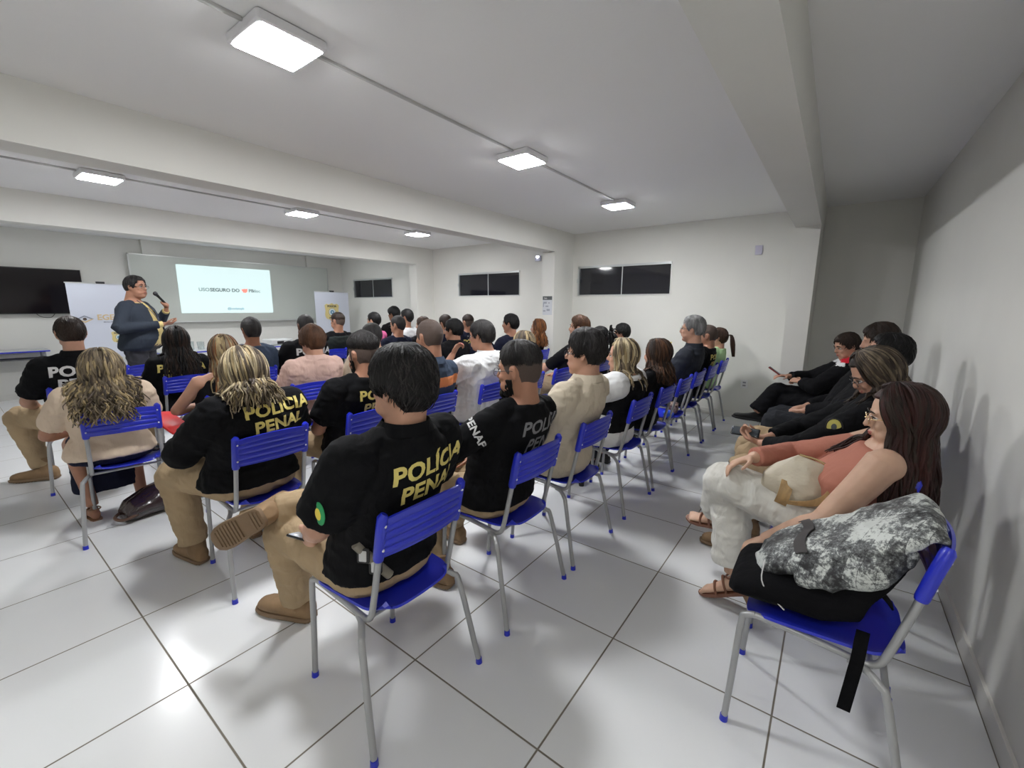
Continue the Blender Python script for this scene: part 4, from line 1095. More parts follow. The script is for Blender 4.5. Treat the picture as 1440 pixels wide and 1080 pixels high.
# ---------- fourth row
put_chair(R4, .61, 'blue chair under the man with white lettering on his back', rz=PI / 2 + .0)
p = Person('man in black polo with white POLÍCIA PENAL, at the left end of the audience', R4, .62, vox=.009, S=1.06, fat=.25, skin='light', hy=0, group=AUD, twist=.25, headoff=(0, .02, .01), J={'kL': (-.32, .36, .53), 'aL': (-.24, .25, .09), 'fL': (-.7, .5, 0), 'eL': (-.28, .02, .70), 'wL': (-.22, .2, .62)})
p.body(); p.shirt(CB, sleeve=.75, sl_r=1.2); p.collar(CB); p.trousers(CK, ease=.02); boots(p); p.hair_short(HBR, th=.010, front=.08, side=.02, back=-.05, tuft=.003); p.print_(['POLÍCIA', 'PENAL'], M_wht, .93, x=.04, size=.105, lead=.10, bold=.003)
put_chair(R4 + .02, 1.30, 'blue chair under the woman with long black hair and partly hidden yellow lettering')
p = Person('woman with long black hair over black shirt with yellow lettering', R4, 1.28, fem=True, vox=.009, S=1.04, fat=.4, skin='tan', group=AUD, hy=-.1, hp=-.15, headoff=(0, .03, -.01), J={'kR': (.25, .34, .53), 'aR': (.22, .1, .09)})
p.body(); p.shirt(CB, sleeve=1.5, sl_r=1.2); p.trousers(CK); boots(p); p.print_(['POLÍCIA', 'PENAL'], M_yel, .88, x=.0, size=.09, lead=.085, bold=.003); p.strands([HB, HB, HBR], n=260, length=.30, wave=.006, az0=50, spread=.04, r=.0062, th=.02, seed=51, side_bias=.35)
put_chair(R4, 1.90, 'blue chair under the man seen only as a short grey haired head')
p = Person('man with cropped greying hair, only his head showing above the blonde women', R4, 1.90, vox=.011, S=1.04, skin='brown', group=AUD)
p.body(); p.shirt(CSL, sleeve=.8); p.trousers(CDJ); bshoe(p); p.hair_short(HDG, th=.009, front=.08, tuft=.002, side=0)
put_chair(R4, 2.48, 'blue chair under the dark skinned man with white lettering on his black shirt')
p = Person('dark skinned man with shaved head in black shirt with pale lettering', R4, 2.46, vox=.01, S=1.07, fat=.2, skin='dark', hy=-.1, group=AUD)
p.body(); p.shirt(CB, sleeve=.8, sl_r=1.15); p.trousers(CK); boots(p); p.hair_short(HDG, th=.003, tuft=0, front=.085); p.print_(['POLÍCIA', 'PENAL'], M_wht, .93, x=.05, size=.10, lead=.10, bold=.003)
put_chair(R4, 3.7, 'blue chair under the man in navy with glasses in the fourth row')
p = Person('man with glasses and receding hair in navy shirt, in front of the pink shirted man', R4, 3.72, vox=.011, S=1.03, fat=.2, skin='tan', hy=.35, hp=-.1, group=AUD)
p.body(); p.shirt(CN, sleeve=.8); p.trousers(CDJ); bshoe(p); p.hair_short(HDG, th=.008, front=.09, recede=.02, top=-.4); p.face(HB, glasses=M_gl)
put_chair(R4, 4.2, 'blue chair under the person half hidden left of the bald man')
p = Person('person with dark brown hair half hidden left of the bald head', R4, 4.16, vox=.012, S=1.0, skin='light', group=AUD, hy=.3)
p.body(); p.shirt(CB2, sleeve=.8); p.trousers(CDJ); bshoe(p); p.hair_short(HCAR, th=.014)
put_chair(R4, 4.62, 'blue chair under the man whose crown shows above the bald head')
p = Person('man whose dark crown just shows above the bald head', R4, 4.6, vox=.012, S=1.03, skin='tan', group=AUD)
p.body(); p.shirt(CN, sleeve=.8); p.trousers(CDJ); bshoe(p); p.hair_short(HBR, th=.012)
put_chair(R4, 5.14, 'blue chair under the man in the navy tee with yellow lettering')
p = Person('man in navy tee with yellow lettering, behind the man in the black jacket', R4, 5.1, vox=.011, S=1.03, skin='tan', group=AUD, hy=-.1)
p.body(); p.shirt(CN, sleeve=.8); p.trousers(CK); boots(p); p.hair_short(HBR, th=.010, fade=.03); p.print_(['POLÍCIA', 'PENAL'], M_yel, .88, x=.03, size=.09, lead=.09, bold=.003)
# ---------- front rows
put_chair(R5, 1.30, 'empty blue chair just in front of the standing speaker')
put_chair(R5, 2.02, 'empty blue chair before the front table, right of the speaker')
put_chair(R5, 3.45, 'blue chair under the man in the black tactical vest')
p = Person('man in black tactical vest before the right banner', R5, 3.56, vox=.011, S=1.07, fat=.2, skin='tan', hy=.35, group=AUD)
p.body(); p.shirt(CB, sleeve=1.6, ease=.012); 
p.shirt(cloth('vest_nylon', (.02, .025, .024), .3), sleeve=0, ease=.034, hem=.2, neck=.9, name='tactical_vest'); p.trousers(CK); boots(p); p.hair_short(HBR, th=.009, front=.085, fade=.03); p.face(HB)
put_chair(R5, 4.2, 'blue chair under the man in the bright pink shirt')
p = Person('man with black hair in bright pink shirt', R5, 4.18, vox=.011, S=1.06, skin='light', hy=.4, group=AUD)
p.body(); p.shirt(CMG, sleeve=.8); p.collar(CMG); p.trousers(CDJ); bshoe(p); p.hair_short(HB, th=.014, front=.085); p.face(HB)
put_chair(R5, 4.86, 'blue chair under the person in white near the third window')
p = Person('person with dark hair in white shirt below the leftmost window', R5, 4.84, vox=.011, S=1.12, skin='tan', hy=.4, group=AUD)
p.body(); p.shirt(CW, sleeve=.8); p.trousers(CDJ); bshoe(p); p.hair_short(HB, th=.016, front=.08); p.face(HB)
put_chair(R6, 5.45, 'blue chair in the front corner below the leftmost window')
p = Person('person with bushy black hair in dark clothes in the front corner', R6, 5.45, vox=.012, S=1.16, skin='brown', hy=.3, group=AUD)
p.body(); p.shirt(CB2, sleeve=1.9); p.trousers(CDJ); bshoe(p); p.hair_short(HB, th=.03, front=.07, tuft=.01)
# ------------------------------------------------------------------ people along the right wall
CX = .07; WALLG = 'blue chairs against the right wall'
put_chair(CX, 1.66, 'blue chair with the black bag and patterned jacket on it, against the right wall', group=WALLG)
put_chair(CX, 2.22, 'blue chair under the woman in the salmon top, against the right wall', group=WALLG)
put_chair(CX, 2.80, 'blue chair against the right wall under the woman in khaki trousers', group=WALLG)
put_chair(CX + .02, 3.40, 'blue chair against the right wall, third occupied place beyond the jacket', group=WALLG)
put_chair(CX + .02, 4.12, 'blue chair against the right wall under the person in dark jeans', group=WALLG)
put_chair(CX - .02, 5.0, 'blue chair at the far end of the right wall, by the column', group=WALLG)
GW = 'people seated along the right wall'
p = Person('woman with long maroon brown hair, salmon one shoulder top and white trousers', CX, 2.20, fem=True, vox=.006, S=1.04, fat=.35, skin='pale', hy=.06, hp=-.12, group=GW, headoff=(-.02, .0, -.045), side=-.04, fwd=-.01, tors=.85,
           J={'eR': (.12, .17, .76), 'wR': (-.10, .30, .775), 'eL': (-.27, .03, .62), 'wL': (-.25, .21, .48), 'kL': (-.10, .40, .645), 'aL': (.17, .46, .36), 'fL': (.15, 1, -.10), 'uL': (-.3, .1, 1),
              'kR': (-.02, .38, .54), 'aR': (-.05, .34, .165), 'fR': (-.05, 1, -.42), 'uR': (0, .35, 1)})
p.hands['R'] = dict(curl=.35, d=(-.55, .75, -.30), pn=(-.3, -.2, -1), spread=.25); p.hands['L'] = dict(curl=.5)
p.body(feet=True, fat_arm=1.28)
p.shirt(CSAL, sleeve=1.93, ease=.0115, hem=.06, neck=.93, name='knit_top', L=False, bell=.0, wrk=.004)
p.trousers(CWT, ease=.028, flare=.02, length=.84, wrk=.007)
p.sandal(mat('brown_strap', (.20, .085, .05), .5), mat('wood_heel', (.42, .28, .17), .5), heel=.075)
p.strands([HM, HM, HM2, HBR], n=520, length=.36, wave=.010, curl=.007, wfreq=2.2, az0=62, az1=180, spread=.03, r=.0052, th=.020, seed=61, ragged=.30, part=.02)
p.face(HBR, glasses=M_gold, lens=M_lens)
rg = MB(); w_ = p.D['wR'] + V3((-.45, .75, -.35)).normalized() * .10; rg.tube([w_ + V3((.010 * math.cos(q) , .004 * math.sin(q), .011 * math.sin(q))) for q in [2 * PI * i / 12 for i in range(13)]], .0022, 6); rg.build('ring', mat('silver', (.8, .8, .8), .2, 1.), p.root)
PW = p
# handbag on the lap
hb = thing('handbag', 'cream slouchy handbag with tan strap on the lap of the woman in salmon', 'handbag', (0, 0, 0)); M_hb = mat('cream_leather', (.56, .50, .39), .5, bump=(16, .5, (1, 1, 1), .02)); M_hs = mat('tan_strap', (.50, .33, .15), .5, var=(60, .3, (1, 1, .2)))
mb = MB(); R = []
for t, a, b_ in ((0, .09, .03), (.06, .125, .055), (.35, .13, .068), (.65, .105, .055), (.88, .075, .035), (1, .055, .012)):
    R.append([V3((a * math.cos(q), b_ * math.sin(q) * (1 + .15 * math.sin(3 * q)), t * .17)) for q in [2 * PI * i / 28 for i in range(28)]])
mb.rings(R); bm_ = remesh(mb, .005, 4)
for v in bm_.vertices: v.co += V3((0, 1, 0)) * (.009 * noise.noise(v.co * 22)) + V3((1, 0, 0)) * (.006 * noise.noise(v.co * 17))
hbo = link('bag_body', bm_, M_hb, hb)
MB().tube([(-.05, .0, .172), (0, .0, .178), (.05, .0, .172)], .004, 8, sub=4).build('zip', M_gold, hb)
MB().tube([(.062, -.02, .165), (.07, -.05, .14), (.075, -.062, .11)], .0055, 8, sub=5).build('chain', M_gold, hb)
MB().grid(lambda u, v: (.075 + .004 + .036 * (u - .5) - .12 * v ** 2, -.066 - .02 * math.sin(PI * v), .112 - .135 * v + .02 * v * v), 4, 16, thick=.004).build('strap', M_hs, hb)
MB().grid(lambda u, v: (-.045 + .04 * (u - .5) - .01 * v, -.062 - .018 * math.sin(PI * v), -.018 + .09 * v), 4, 12, thick=.004).build('strap', M_hs, hb)
hb.location = W(p, (-.12, .13, .625)); hb.rotation_euler = (-.12, .30, .12); hb.scale = (1.12,) * 3

p = Person('woman in black shirt with yellow arm badge, glasses and khaki trousers', CX, 2.82, fem=True, vox=.0075, S=1.06, fat=.2, skin='light', hy=.25, hp=-.55, group=GW, headoff=(0, .03, -.03), fwd=-.0,
           J={'eL': (-.24, .16, .72), 'wL': (-.06, .34, .66), 'eR': (.24, .16, .72), 'wR': (.05, .34, .66)})
p.hands['L'] = dict(curl=.6, d=(.3, .9, .2), pn=(.3, 0, 1), grip=.5); p.hands['R'] = dict(curl=.6, d=(-.3, .9, .2), pn=(-.3, 0, 1), grip=.5)
p.body(); p.shirt(CB, sleeve=1.75, ease=.016, sl_r=1.1); p.collar(CB); p.trousers(CK); boots(p)
p.strands([HBR, HBL3, HBL2, HBL3], n=330, length=.16, wave=.006, az0=58, spread=.04, r=.0058, th=.022, seed=71, ragged=.25, part=.01); p.face(HBR, glasses=M_gl, lens=M_lens)
q = p.bvh.ray_cast(V3((-1, .02, .86)), V3((1, 0, 0)))
if q[0] is not None:
    c = q[0]; MB().ell(c, (.006, .03, .038)).build('arm_badge', mat('badge_yellow', (.62, .58, .15), .6), p.parts['shirt'])
    b = MB(); b.ell(c - V3((.003, 0, 0)), (.006, .013, .018)); b.build('badge_emblem', mat('badge_dark', (.08, .10, .10), .6), p.parts['shirt'])
    b = MB(); b.tube([c + V3((-.002, .034 * math.cos(a), .042 * math.sin(a))) for a in [2 * PI * i / 20 for i in range(21)]], .003, 6); b.build('badge_border', M_bsole, p.parts['shirt'])
o = MB().rbox((0, 0, 0), (.036, .075, .004), .008).build('mobile_phone', M_phone); o.location = W(p, (0, .43, .70)); o.rotation_euler = (.0, -.5, PI / 2); tag(o, 'phone held by the woman with the yellow arm badge', 'phone')
MB().rbox((0, 0, .0045), (.031, .068, .0008), .005).build('screen', M_screen, o)

p = Person('man with cropped black hair leaning back against the right wall', CX + .0, 3.28, vox=.009, S=1.04, skin='tan', group=GW, headoff=(0, -.02, -.02), fwd=-.02, hp=.0)
p.body(); p.shirt(CB2, sleeve=.8); p.trousers(CK); boots(p); p.hair_short(HB, th=.008, front=.085, seed=72)
p = Person('person in black top and dark grey jeans beyond the leaning man', CX + .05, 4.12, vox=.009, S=1.03, fat=.4, skin='light', group=GW, headoff=(0, .0, .015), hp=-.2)
p.body(); p.shirt(CB2, sleeve=1.9, ease=.02); p.trousers(cloth('charcoal_jeans', (.025, .027, .032))); bshoe(p); p.hair_short(HBR, th=.018, front=.075, side=-.01, back=-.08, tuft=.006)
p = Person('woman in black with red and white shoulder, legs crossed, by the column', CX - .02, 5.0, fem=True, vox=.009, S=1.04, fat=.35, skin='light', group=GW, hy=.5, hp=-.3, headoff=(0, .06, -.035), fwd=.03,
           J={'kR': (.0, .45, .62), 'aR': (-.10, .60, .38), 'fR': (-.3, 1, .1), 'kL': (.0, .42, .52), 'aL': (.05, .50, .09), 'eL': (-.24, .14, .72), 'wL': (-.12, .26, .74), 'eR': (.2, .2, .74), 'wR': (.05, .38, .76)})
p.hands['L'] = dict(curl=.8, d=(.5, .8, .1), pn=(.6, 0, -.8)); p.body()
p.shirt(CB2, sleeve=1.85, ease=.022, sl_r=1.15, name='shirt', mats=[CB2, CRED, CW], zmat=lambda c: 1 if (c.z > .955 and c.y > -.13) else (2 if (.925 < c.z <= .955 and c.y > -.06) else 0)); p.trousers(CB2, flare=.03); bshoe(p)
p.hair_short(HBR, th=.012, front=.07, side=-.005, back=-.07, tuft=.003); p.face(HBR)
o = MB().rbox((0, 0, 0), (.038, .075, .006), .008).build('mobile_phone', mat('red_case', (.22, .02, .02), .4)); o.location = W(p, (.02, .48, .80)); o.rotation_euler = (.6, 0, PI / 2); tag(o, 'phone in red case held by the woman in crossed black trousers', 'phone')
MB().rbox((0, 0, .0065), (.033, .068, .0008), .005).build('screen', M_screen, o)

# black bag on the nearest wall chair, jacket draped over it
M_bag = mat('black_nylon', (.004, .004, .005), .9, spec=.12, bump=(18, .5, (1, 1, 1), .015))
bg = thing('backpack', 'flat black bag on the nearest wall chair, strap hanging down', 'bag', (CX, 1.66, 0), PI / 2, None)
mb = MB(); R = []
for y, z, a, b_ in ((.27, .475, .12, .022), (.245, .492, .165, .034), (.16, .515, .18, .055), (.0, .545, .178, .08), (-.09, .60, .175, .10), (-.135, .66, .17, .09), (-.165, .71, .15, .05)):
    R.append([V3((a * abs(math.cos(q)) ** .6 * (1 if math.cos(q) > 0 else -1), y - (b_ * math.sin(q) * .6 if y < -.1 else 0), z + b_ * abs(math.sin(q)) ** .8 * (1 if math.sin(q) > 0 else -1))) for q in [2 * PI * i / 36 for i in range(36)]])
mb.rings(R); me = remesh(mb, .007, 4); 
for v in me.vertices: v.co.z = max(.462, v.co.z + .012 * noise.noise(v.co * 9))
bb = link('bag_body', me, M_bag, bg)
MB().grid(lambda u, v: (-.155 - .045 * min(1, v * 3) , -.095 + .032 * (u - .5) + .02 * v, .50 - .03 * min(1, v * 3) - .27 * max(0, v - .2)), 3, 16, thick=.004).build('strap', M_bag, bg)
MB().grid(lambda u, v: (-.14 + .04 * u - .01 * math.sin(v * 6), -.02 - .13 * v, .575 + .05 * math.sin(v * 3)), 3, 14, thick=.005).build('strap', M_bag, bg)
def jacket_mat():
    m = bpy.data.materials.new('newsprint_pattern_cloth'); nt, N, L, b = nodes_of(m)
    tc = N.new('ShaderNodeTexCoord'); mp = N.new('ShaderNodeMapping'); mp.inputs['Rotation'].default_value = (.3, .4, .6); L.new(tc.outputs['Object'], mp.inputs['Vector'])
    n1 = N.new('ShaderNodeTexNoise'); n1.inputs['Scale'].default_value = 75; n1.inputs['Detail'].default_value = 6; n1.inputs['Roughness'].default_value = .8
    n2 = N.new('ShaderNodeTexNoise'); n2.inputs['Scale'].default_value = 6; n2.inputs['Detail'].default_value = 5; n2.inputs['Roughness'].default_value = .65
    v = N.new('ShaderNodeTexBrick'); v.inputs['Scale'].default_value = 13; v.inputs['Color1'].default_value = (0, 0, 0, 1); v.inputs['Color2'].default_value = (1, 1, 1, 1); v.inputs['Mortar'].default_value = (.2, .2, .2, 1); v.inputs['Mortar Size'].default_value = .012; v.inputs['Brick Width'].default_value = .8; v.inputs['Row Height'].default_value = .45
    for q in (n1, n2, v): L.new(mp.outputs['Vector'], q.inputs['Vector'])
    def ma(o_, k_, prev=None):
        x = N.new('ShaderNodeMath'); x.operation = 'MULTIPLY_ADD'; x.inputs[1].default_value = k_; L.new(o_, x.inputs[0]); x.inputs[2].default_value = 0
        if prev: L.new(prev, x.inputs[2])
        return x.outputs[0]
    t_ = ma(v.outputs['Color'], .13, ma(n2.outputs['Fac'], .85, ma(n1.outputs['Fac'], .75)))
    r = N.new('ShaderNodeValToRGB'); e = r.color_ramp.elements; e[0].position = .74; e[0].color = (.014, .014, .016, 1); e[1].position = .94; e[1].color = (.58, .61, .58, 1)
    x = r.color_ramp.elements.new(.86); x.color = (.14, .15, .15, 1)
    L.new(t_, r.inputs['Fac'])
    L.new(r.outputs['Color'], b.inputs['Base Color']); b.inputs['Roughness'].default_value = .6
    return m
mb = MB(); R = []
# from the seat front up to and over the backrest
for y, z, a, b_, ox in ((.20, .545, .05, .025, -.01), (.17, .575, .11, .04, 0), (.09, .625, .15, .05, .0), (.0, .675, .16, .05, .0), (-.08, .73, .165, .052, .0), (-.15, .79, .165, .045, 0), (-.205, .832, .16, .028, .0), (-.238, .82, .14, .018, 0)):
    R.append([V3((ox + a * abs(math.cos(q)) ** .7 * (1 if math.cos(q) > 0 else -1), y, z + b_ * (math.sin(q) if math.sin(q) > 0 else math.sin(q) * .9))) for q in [2 * PI * i / 36 for i in range(36)]])
mb.rings(R)
mb.tube([(-.10, -.15, .77), (-.145, -.09, .69), (-.145, -.02, .64), (-.13, .08, .60)], [.045, .045, .04, .03], 14, sub=3)
me = remesh(mb, .006, 3)
nr = [v.normal.copy() for v in me.vertices]
for v, n_ in zip(me.vertices, nr):
    c = v.co; v.co = c + n_ * (.009 * (1 - 2.2 * abs(noise.noise(V3((c.x * 9 + c.z * 3, c.y * 11 - c.z * 5, c.z * 8))))) + .002 * noise.noise(c * 30))
jk = thing('jacket', 'black and white print jacket draped over the bag on the nearest wall chair', 'jacket', (CX, 1.66, 0), PI / 2)
jb = link('jacket_body', me, jacket_mat(), jk)
jv = BVHTree.FromPolygons([v.co.copy() for v in me.vertices], [tuple(q.vertices) for q in me.polygons])
def onj(x, y, o=.004):
    h_ = jv.ray_cast(V3((x, y, 1.3)), V3((0, 0, -1))); return (h_[0] + V3((0, 0, o))) if h_[0] is not None else V3((x, y, .7))
cu = MB()
cu.grid(lambda u, v: onj(-.13 + .24 * v, .075 + .03 * (u - .5) + .01 * math.sin(v * 7)) , 3, 20, thick=.003); cu.build('cuff_band', mat('dark_rib', (.05, .045, .045), .8), jk)
st = MB(); st.tube([(-.14, .17, .62), (-.165, .17, .56), (-.17, .14, .52), (-.175, .10, .49)], .0022, 6, sub=4); st.build('drawstring', M_wht, jk)

# bag on the floor and small things
fb = thing('leather_bag', 'dark brown glossy leather bag lying on the floor behind the curly haired woman', 'bag', (-3.70, .82, 0), PI / 2 + .15)
mb = MB(); R = []
for x, a, b_ in ((-.25, .07, .045), (-.21, .11, .07), (-.10, .125, .095), (.05, .13, .115), (.17, .12, .105), (.235, .08, .07), (.25, .03, .03)):
    R.append([V3((x, a * math.cos(q), max(.003, b_ + b_ * math.sin(q)))) for q in [2 * PI * i / 28 for i in range(28)]])
mb.rings(R); me = remesh(mb, .008, 3)
for v in me.vertices:
    if v.co.z > .01: v.co += V3((0, 0, 1)) * (.014 * noise.noise(V3((v.co.x * 5, v.co.y * 16, v.co.z * 9))))
link('bag_body', me, mat('oxblood_leather', (.030, .017, .018), .22, spec=.7, bump=(10, .7, (1, 1, 1), .02)), fb)
MB().tube([(-.24, .06, .05), (-.29, .0, .045), (-.27, -.07, .04), (-.2, -.1, .06)], .010, 8, sub=5).build('handle', mat('brown_trim', (.10, .05, .03), .5), fb)
o = MB().ell((0, 0, 0), (.05, .05, .032), 18, 10); o = o.build('blue_cap', mat('bright_blue', (.02, .10, .75), .35)); o.location = (-1.12, 3.86, .487); tag(o, 'round bright blue object on the empty chair beside the grey haired man', 'pouch')
fbm = mat('floral_cloth', (.06, .02, .02), .7, var=(40, .6, (1, 1, 1), (.35, .25, .2)))
o = MB().rbox((0, 0, .0), (.045, .07, .045), .02).build('cloth_purse', fbm); o.location = (-1.14, 4.06, .503); o.rotation_euler = (0, 0, .2); tag(o, 'dark floral cloth purse on the empty chair in the near row', 'purse')

# ------------------------------------------------------------------ front of the room
tv = thing('television', 'large black flat television on the front wall, at the left edge', 'television', (XS + .004, .60, 1.63))
MB().box(.03, .075, -.92, .92, -.345, .345).build('bezel', M_bsh, tv, smooth=False); MB().box(.075, .078, -.905, .905, -.33, .33).build('screen', mat('tv_black', (.006, .004, .006), .12), tv, smooth=False)
MB().box(.0, .032, -.25, .25, -.15, .15).build('wall_bracket', M_gl, tv, smooth=False)
o = MB().tube([(0, 0, 0), (.01, .06, -.06), (.01, .16, -.07), (0, .22, 0)], .004, 6, sub=5).build('tv_cable', M_bsole); o.location = (XS + .03, .95, 1.30); tag(o, 'thin dark cable loop hanging under the television', 'cable')
wb = thing('whiteboard', 'long white board on the front wall behind the speaker', 'whiteboard', (XS + .06, 3.95, 1.71))
M_wb = mat('whiteboard_enamel', (.56, .59, .55), .3); M_wbf = mat('board_frame', (.62, .63, .62), .4, .5)
MB().box(.0, .02, -1.80, 1.80, -.575, .575).build('board', M_wb, wb, smooth=False)
f = MB(); f.box(0, .03, -1.82, 1.82, .575, .595); f.box(0, .03, -1.82, 1.82, -.595, -.575); f.box(0, .03, -1.82, -1.80, -.595, .595); f.box(0, .03, 1.80, 1.82, -.595, .595); f.build('frame', M_wbf, wb, smooth=False)
MB().box(.02, .08, -1.5, 1.5, -.60, -.59).build('pen_tray', M_wbf, wb, smooth=False)
sl = thing('projected_slide', 'bright projected slide reading USO SEGURO DO, on the whiteboard', 'projection', (XS + .085, 3.625, 1.725), 0)
MB().box(0, .003, -.825, .825, -.445, .445).build('slide', mat('projected_light', (.25, .28, .28), .9, emit=(.76, .97, .97), estr=.24), sl, smooth=False)
def wallM(y, z, x=.004): return Matrix(((0, 0, 1, x), (1, 0, 0, y), (0, 1, 0, z), (0, 0, 0, 1)))
M_inkd = mat('slide_grey_ink', (.10, .14, .15), .9); M_inkg = mat('slide_teal_ink', (.14, .24, .24), .9); M_inkr = mat('slide_red', (.8, .08, .06), .9, emit=(.9, .25, .2), estr=.35); M_inkb = mat('slide_blue_ink', (.10, .35, .5), .9)
text_obj('slide_text', 'USO', .092, M_inkg, wallM(-.42, 0), sl, bold=.0005); text_obj('slide_text', 'SEGURO DO', .092, M_inkd, wallM(-.06, 0), sl, bold=.002)
text_obj('slide_text', 'PB', .092, M_inkd, wallM(.42, 0), sl, bold=.001); text_obj('slide_text', 'doc', .092, M_inkg, wallM(.53, 0), sl)
b = MB(); b.rings([[V3((xx, .29 + y * .8, z * .8)) for y, z in ((-.07, .03), (.0, .045), (.075, .05), (.065, -.02), (.03, -.05), (-.03, -.045), (-.045, -.01))] for xx in (.0035, .006)]); b.build('slide_logo', M_inkr, sl, smooth=False)
text_obj('slide_text', '@codatapb', .065, M_inkb, wallM(.10, -.36), sl)
M_ban = mat('banner_vinyl', (.60, .63, .72), .45)
def badge(parent, y, z, k, m=None):
    Y = mat('badge_gold', (.68, .56, .24), .6); D_ = mat('badge_ink', (.10, .10, .07), .6); B_ = mat('badge_blue', (.06, .22, .38), .6); Wc = mat('badge_white', (.6, .66, .66), .6)
    pts = [(-.5, .42), (-.36, .52), (-.18, .47), (0, .56), (.18, .47), (.36, .52), (.5, .42), (.45, .1), (.5, -.2), (.42, -.42), (.15, -.52), (0, -.62), (-.15, -.52), (-.42, -.42), (-.5, -.2), (-.45, .1)]
    o = MB().rings([[V3((x, y + a * k, z + c * k)) for a, c in pts] for x in (.003, .006)]).build('badge_emblem', Y, parent, smooth=False)
    def disc(r, x, m_, a=0, c=0, yy=1): MB().rings([[V3((xx, y + a * k + r * k * math.cos(q), z + c * k + r * yy * k * math.sin(q))) for q in [2 * PI * i / 20 for i in range(20)]] for xx in (x, x + .002)]).build('emblem_disc', m_, o, smooth=False)
    disc(.25, .0065, D_, 0, -.02); disc(.235, .0085, Wc, 0, -.02); disc(.13, .0105, B_, 0, -.02); disc(.05, .0125, Wc, 0, -.02)
    text_obj('emblem_text', 'POLÍCIA', .17 * k, D_, wallM(y, z + .35 * k, .0075), o, bold=.002); text_obj('emblem_text', 'PENAL', .15 * k, D_, wallM(y, z - .40 * k, .0075), o, bold=.002)
def banner(label, y, x, w_, z0, z1):
    t = thing('roll_up_banner', label, 'banner', (x, y, 0))
    MB().box(0, .003, -w_ / 2, w_ / 2, z0, z1).build('printed_sheet', M_ban, t, smooth=False)
    MB().box(-.006, .008, -w_ / 2 - .01, w_ / 2 + .01, z1 - .005, z1 + .012).build('top_rail', M_wbf, t, smooth=False)
    MB().box(-.012, .012, -.05, .05, z1 + .0, z1 + .03).build('clip', M_gl, t, smooth=False)
    MB().tube([(-.02, 0, .02), (-.02, 0, z1)], .009, 8).build('pole', M_wbf, t)
    MB().rbox((0, 0, z0 - .03 if z0 < .2 else .03), (.07, w_ / 2, .03), .01).build('base', M_wbf, t)
    return t
bl = banner('white stand up banner with gold lettering left of the speaker', 1.60, -9.05, .76, .62, 1.745)
MB().box(-.01, -.001, -.36, .36, .06, .66).build('easel_panel', M_wbf, bl, smooth=False)
E1 = mat('logo_gold', (.62, .47, .26), .6); E2 = mat('logo_grey', (.25, .27, .34), .6); E3 = mat('logo_dark', (.08, .06, .05), .6)
em = MB(); cy, cz, k = -.235, 1.215, .10
for sg in (1, -1):
    em.rings([[V3((x, cy + a * k, cz + c * k)) for a, c in ((-1, 0), (0, sg * .55), (1, 0), (.7, 0), (0, sg * .35), (-.7, 0))][::sg] for x in (.004, .007)], mi=0 if sg < 0 else 1)
eo = em.build('eye_logo', [E1, E2], bl, smooth=False)
MB().rings([[V3((x, cy + .022 * math.cos(q), cz + .022 * math.sin(q))) for q in [2 * PI * i / 16 for i in range(16)]] for x in (.005, .009)]).build('logo_pupil', E3, eo, smooth=False)
text_obj('banner_text', 'EGEPEN', .115, E1, wallM(.105, 1.235), bl, bold=.003); text_obj('banner_text', 'ESCOLA PENITENCIÁRIA', .022, E2, wallM(.09, 1.165), bl, bold=.001)
badge(bl, .12, .93, .17)
br = banner('white stand up banner with gold police badge, in the front corner right of the whiteboard', 5.36, -9.0, .80, .06, 1.73)
badge(br, -.02, 1.30, .34)
# tables
def table(label, x0, x1, y0, y1, z=.76):
    t = thing('table', label, 'table', ((x0 + x1) / 2, (y0 + y1) / 2, 0)); hx, hy_ = (x1 - x0) / 2, (y1 - y0) / 2
    MB().box(-hx, hx, -hy_, hy_, z - .022, z - .004).build('tabletop', M_wbf, t, smooth=False)
    e = MB(); e.box(-hx - .006, hx + .006, -hy_ - .006, hy_ + .006, z - .024, z - .006); e.build('edge_band', M_blue, t, smooth=False)
    MB().box(-hx + .01, hx - .01, -hy_ + .01, hy_ - .01, z - .006, z + .0).build('laminate', mat('grey_laminate', (.55, .57, .58), .35), t, smooth=False)
    MB().box(-hx + .05, hx - .05, -hy_ + .04, hy_ - .04, z - .14, z - .125).build('book_shelf', mat('shelf_dark', (.10, .10, .10), .6), t, smooth=False)
    for a in (-1, 1):
        for b_ in (-1, 1):
            MB().tube([(a * (hx - .06), b_ * (hy_ - .05), .02), (a * (hx - .06), b_ * (hy_ - .05), z - .02)], .016, 10).build('leg', M_tube, t)
        MB().tube([(-(hx + .02), a * (hy_ - .05), .02), (hx + .02, a * (hy_ - .05), .02)], .02, 10).build('foot_bar', M_blue, t)
    return t
table('blue edged school table against the front wall at the left', -9.86, -9.40, .10, .98)
table('blue edged table at the front, right of the speaker, carrying glasses', -8.10, -7.52, 1.86, 3.06)
table('blue edged table at the front carrying the projector', -8.10, -7.52, 3.10, 4.3)
table('school table at the left edge of the picture, only its blue foot in view', -8.6, -8.14, -.9, .30)
pj = thing('projector', 'white projector on the front table', 'projector', (-7.78, 3.56, .76), 0); pj.rotation_euler = (0, 0, .1)
MB().rbox((0, 0, .05), (.15, .19, .045), .02).build('case', mat('projector_white', (.6, .62, .62), .4), pj)
MB().cyl((-.15, .08, .05), (-.175, .08, .05), .035, 20).build('lens_ring', M_gl, pj)
MB().box(.145, .153, -.10, .02, .02, .07).build('vent', M_gl, pj, smooth=False)
M_glass = mat('clear_glass', (.85, .9, .9), .05, trans=.9)
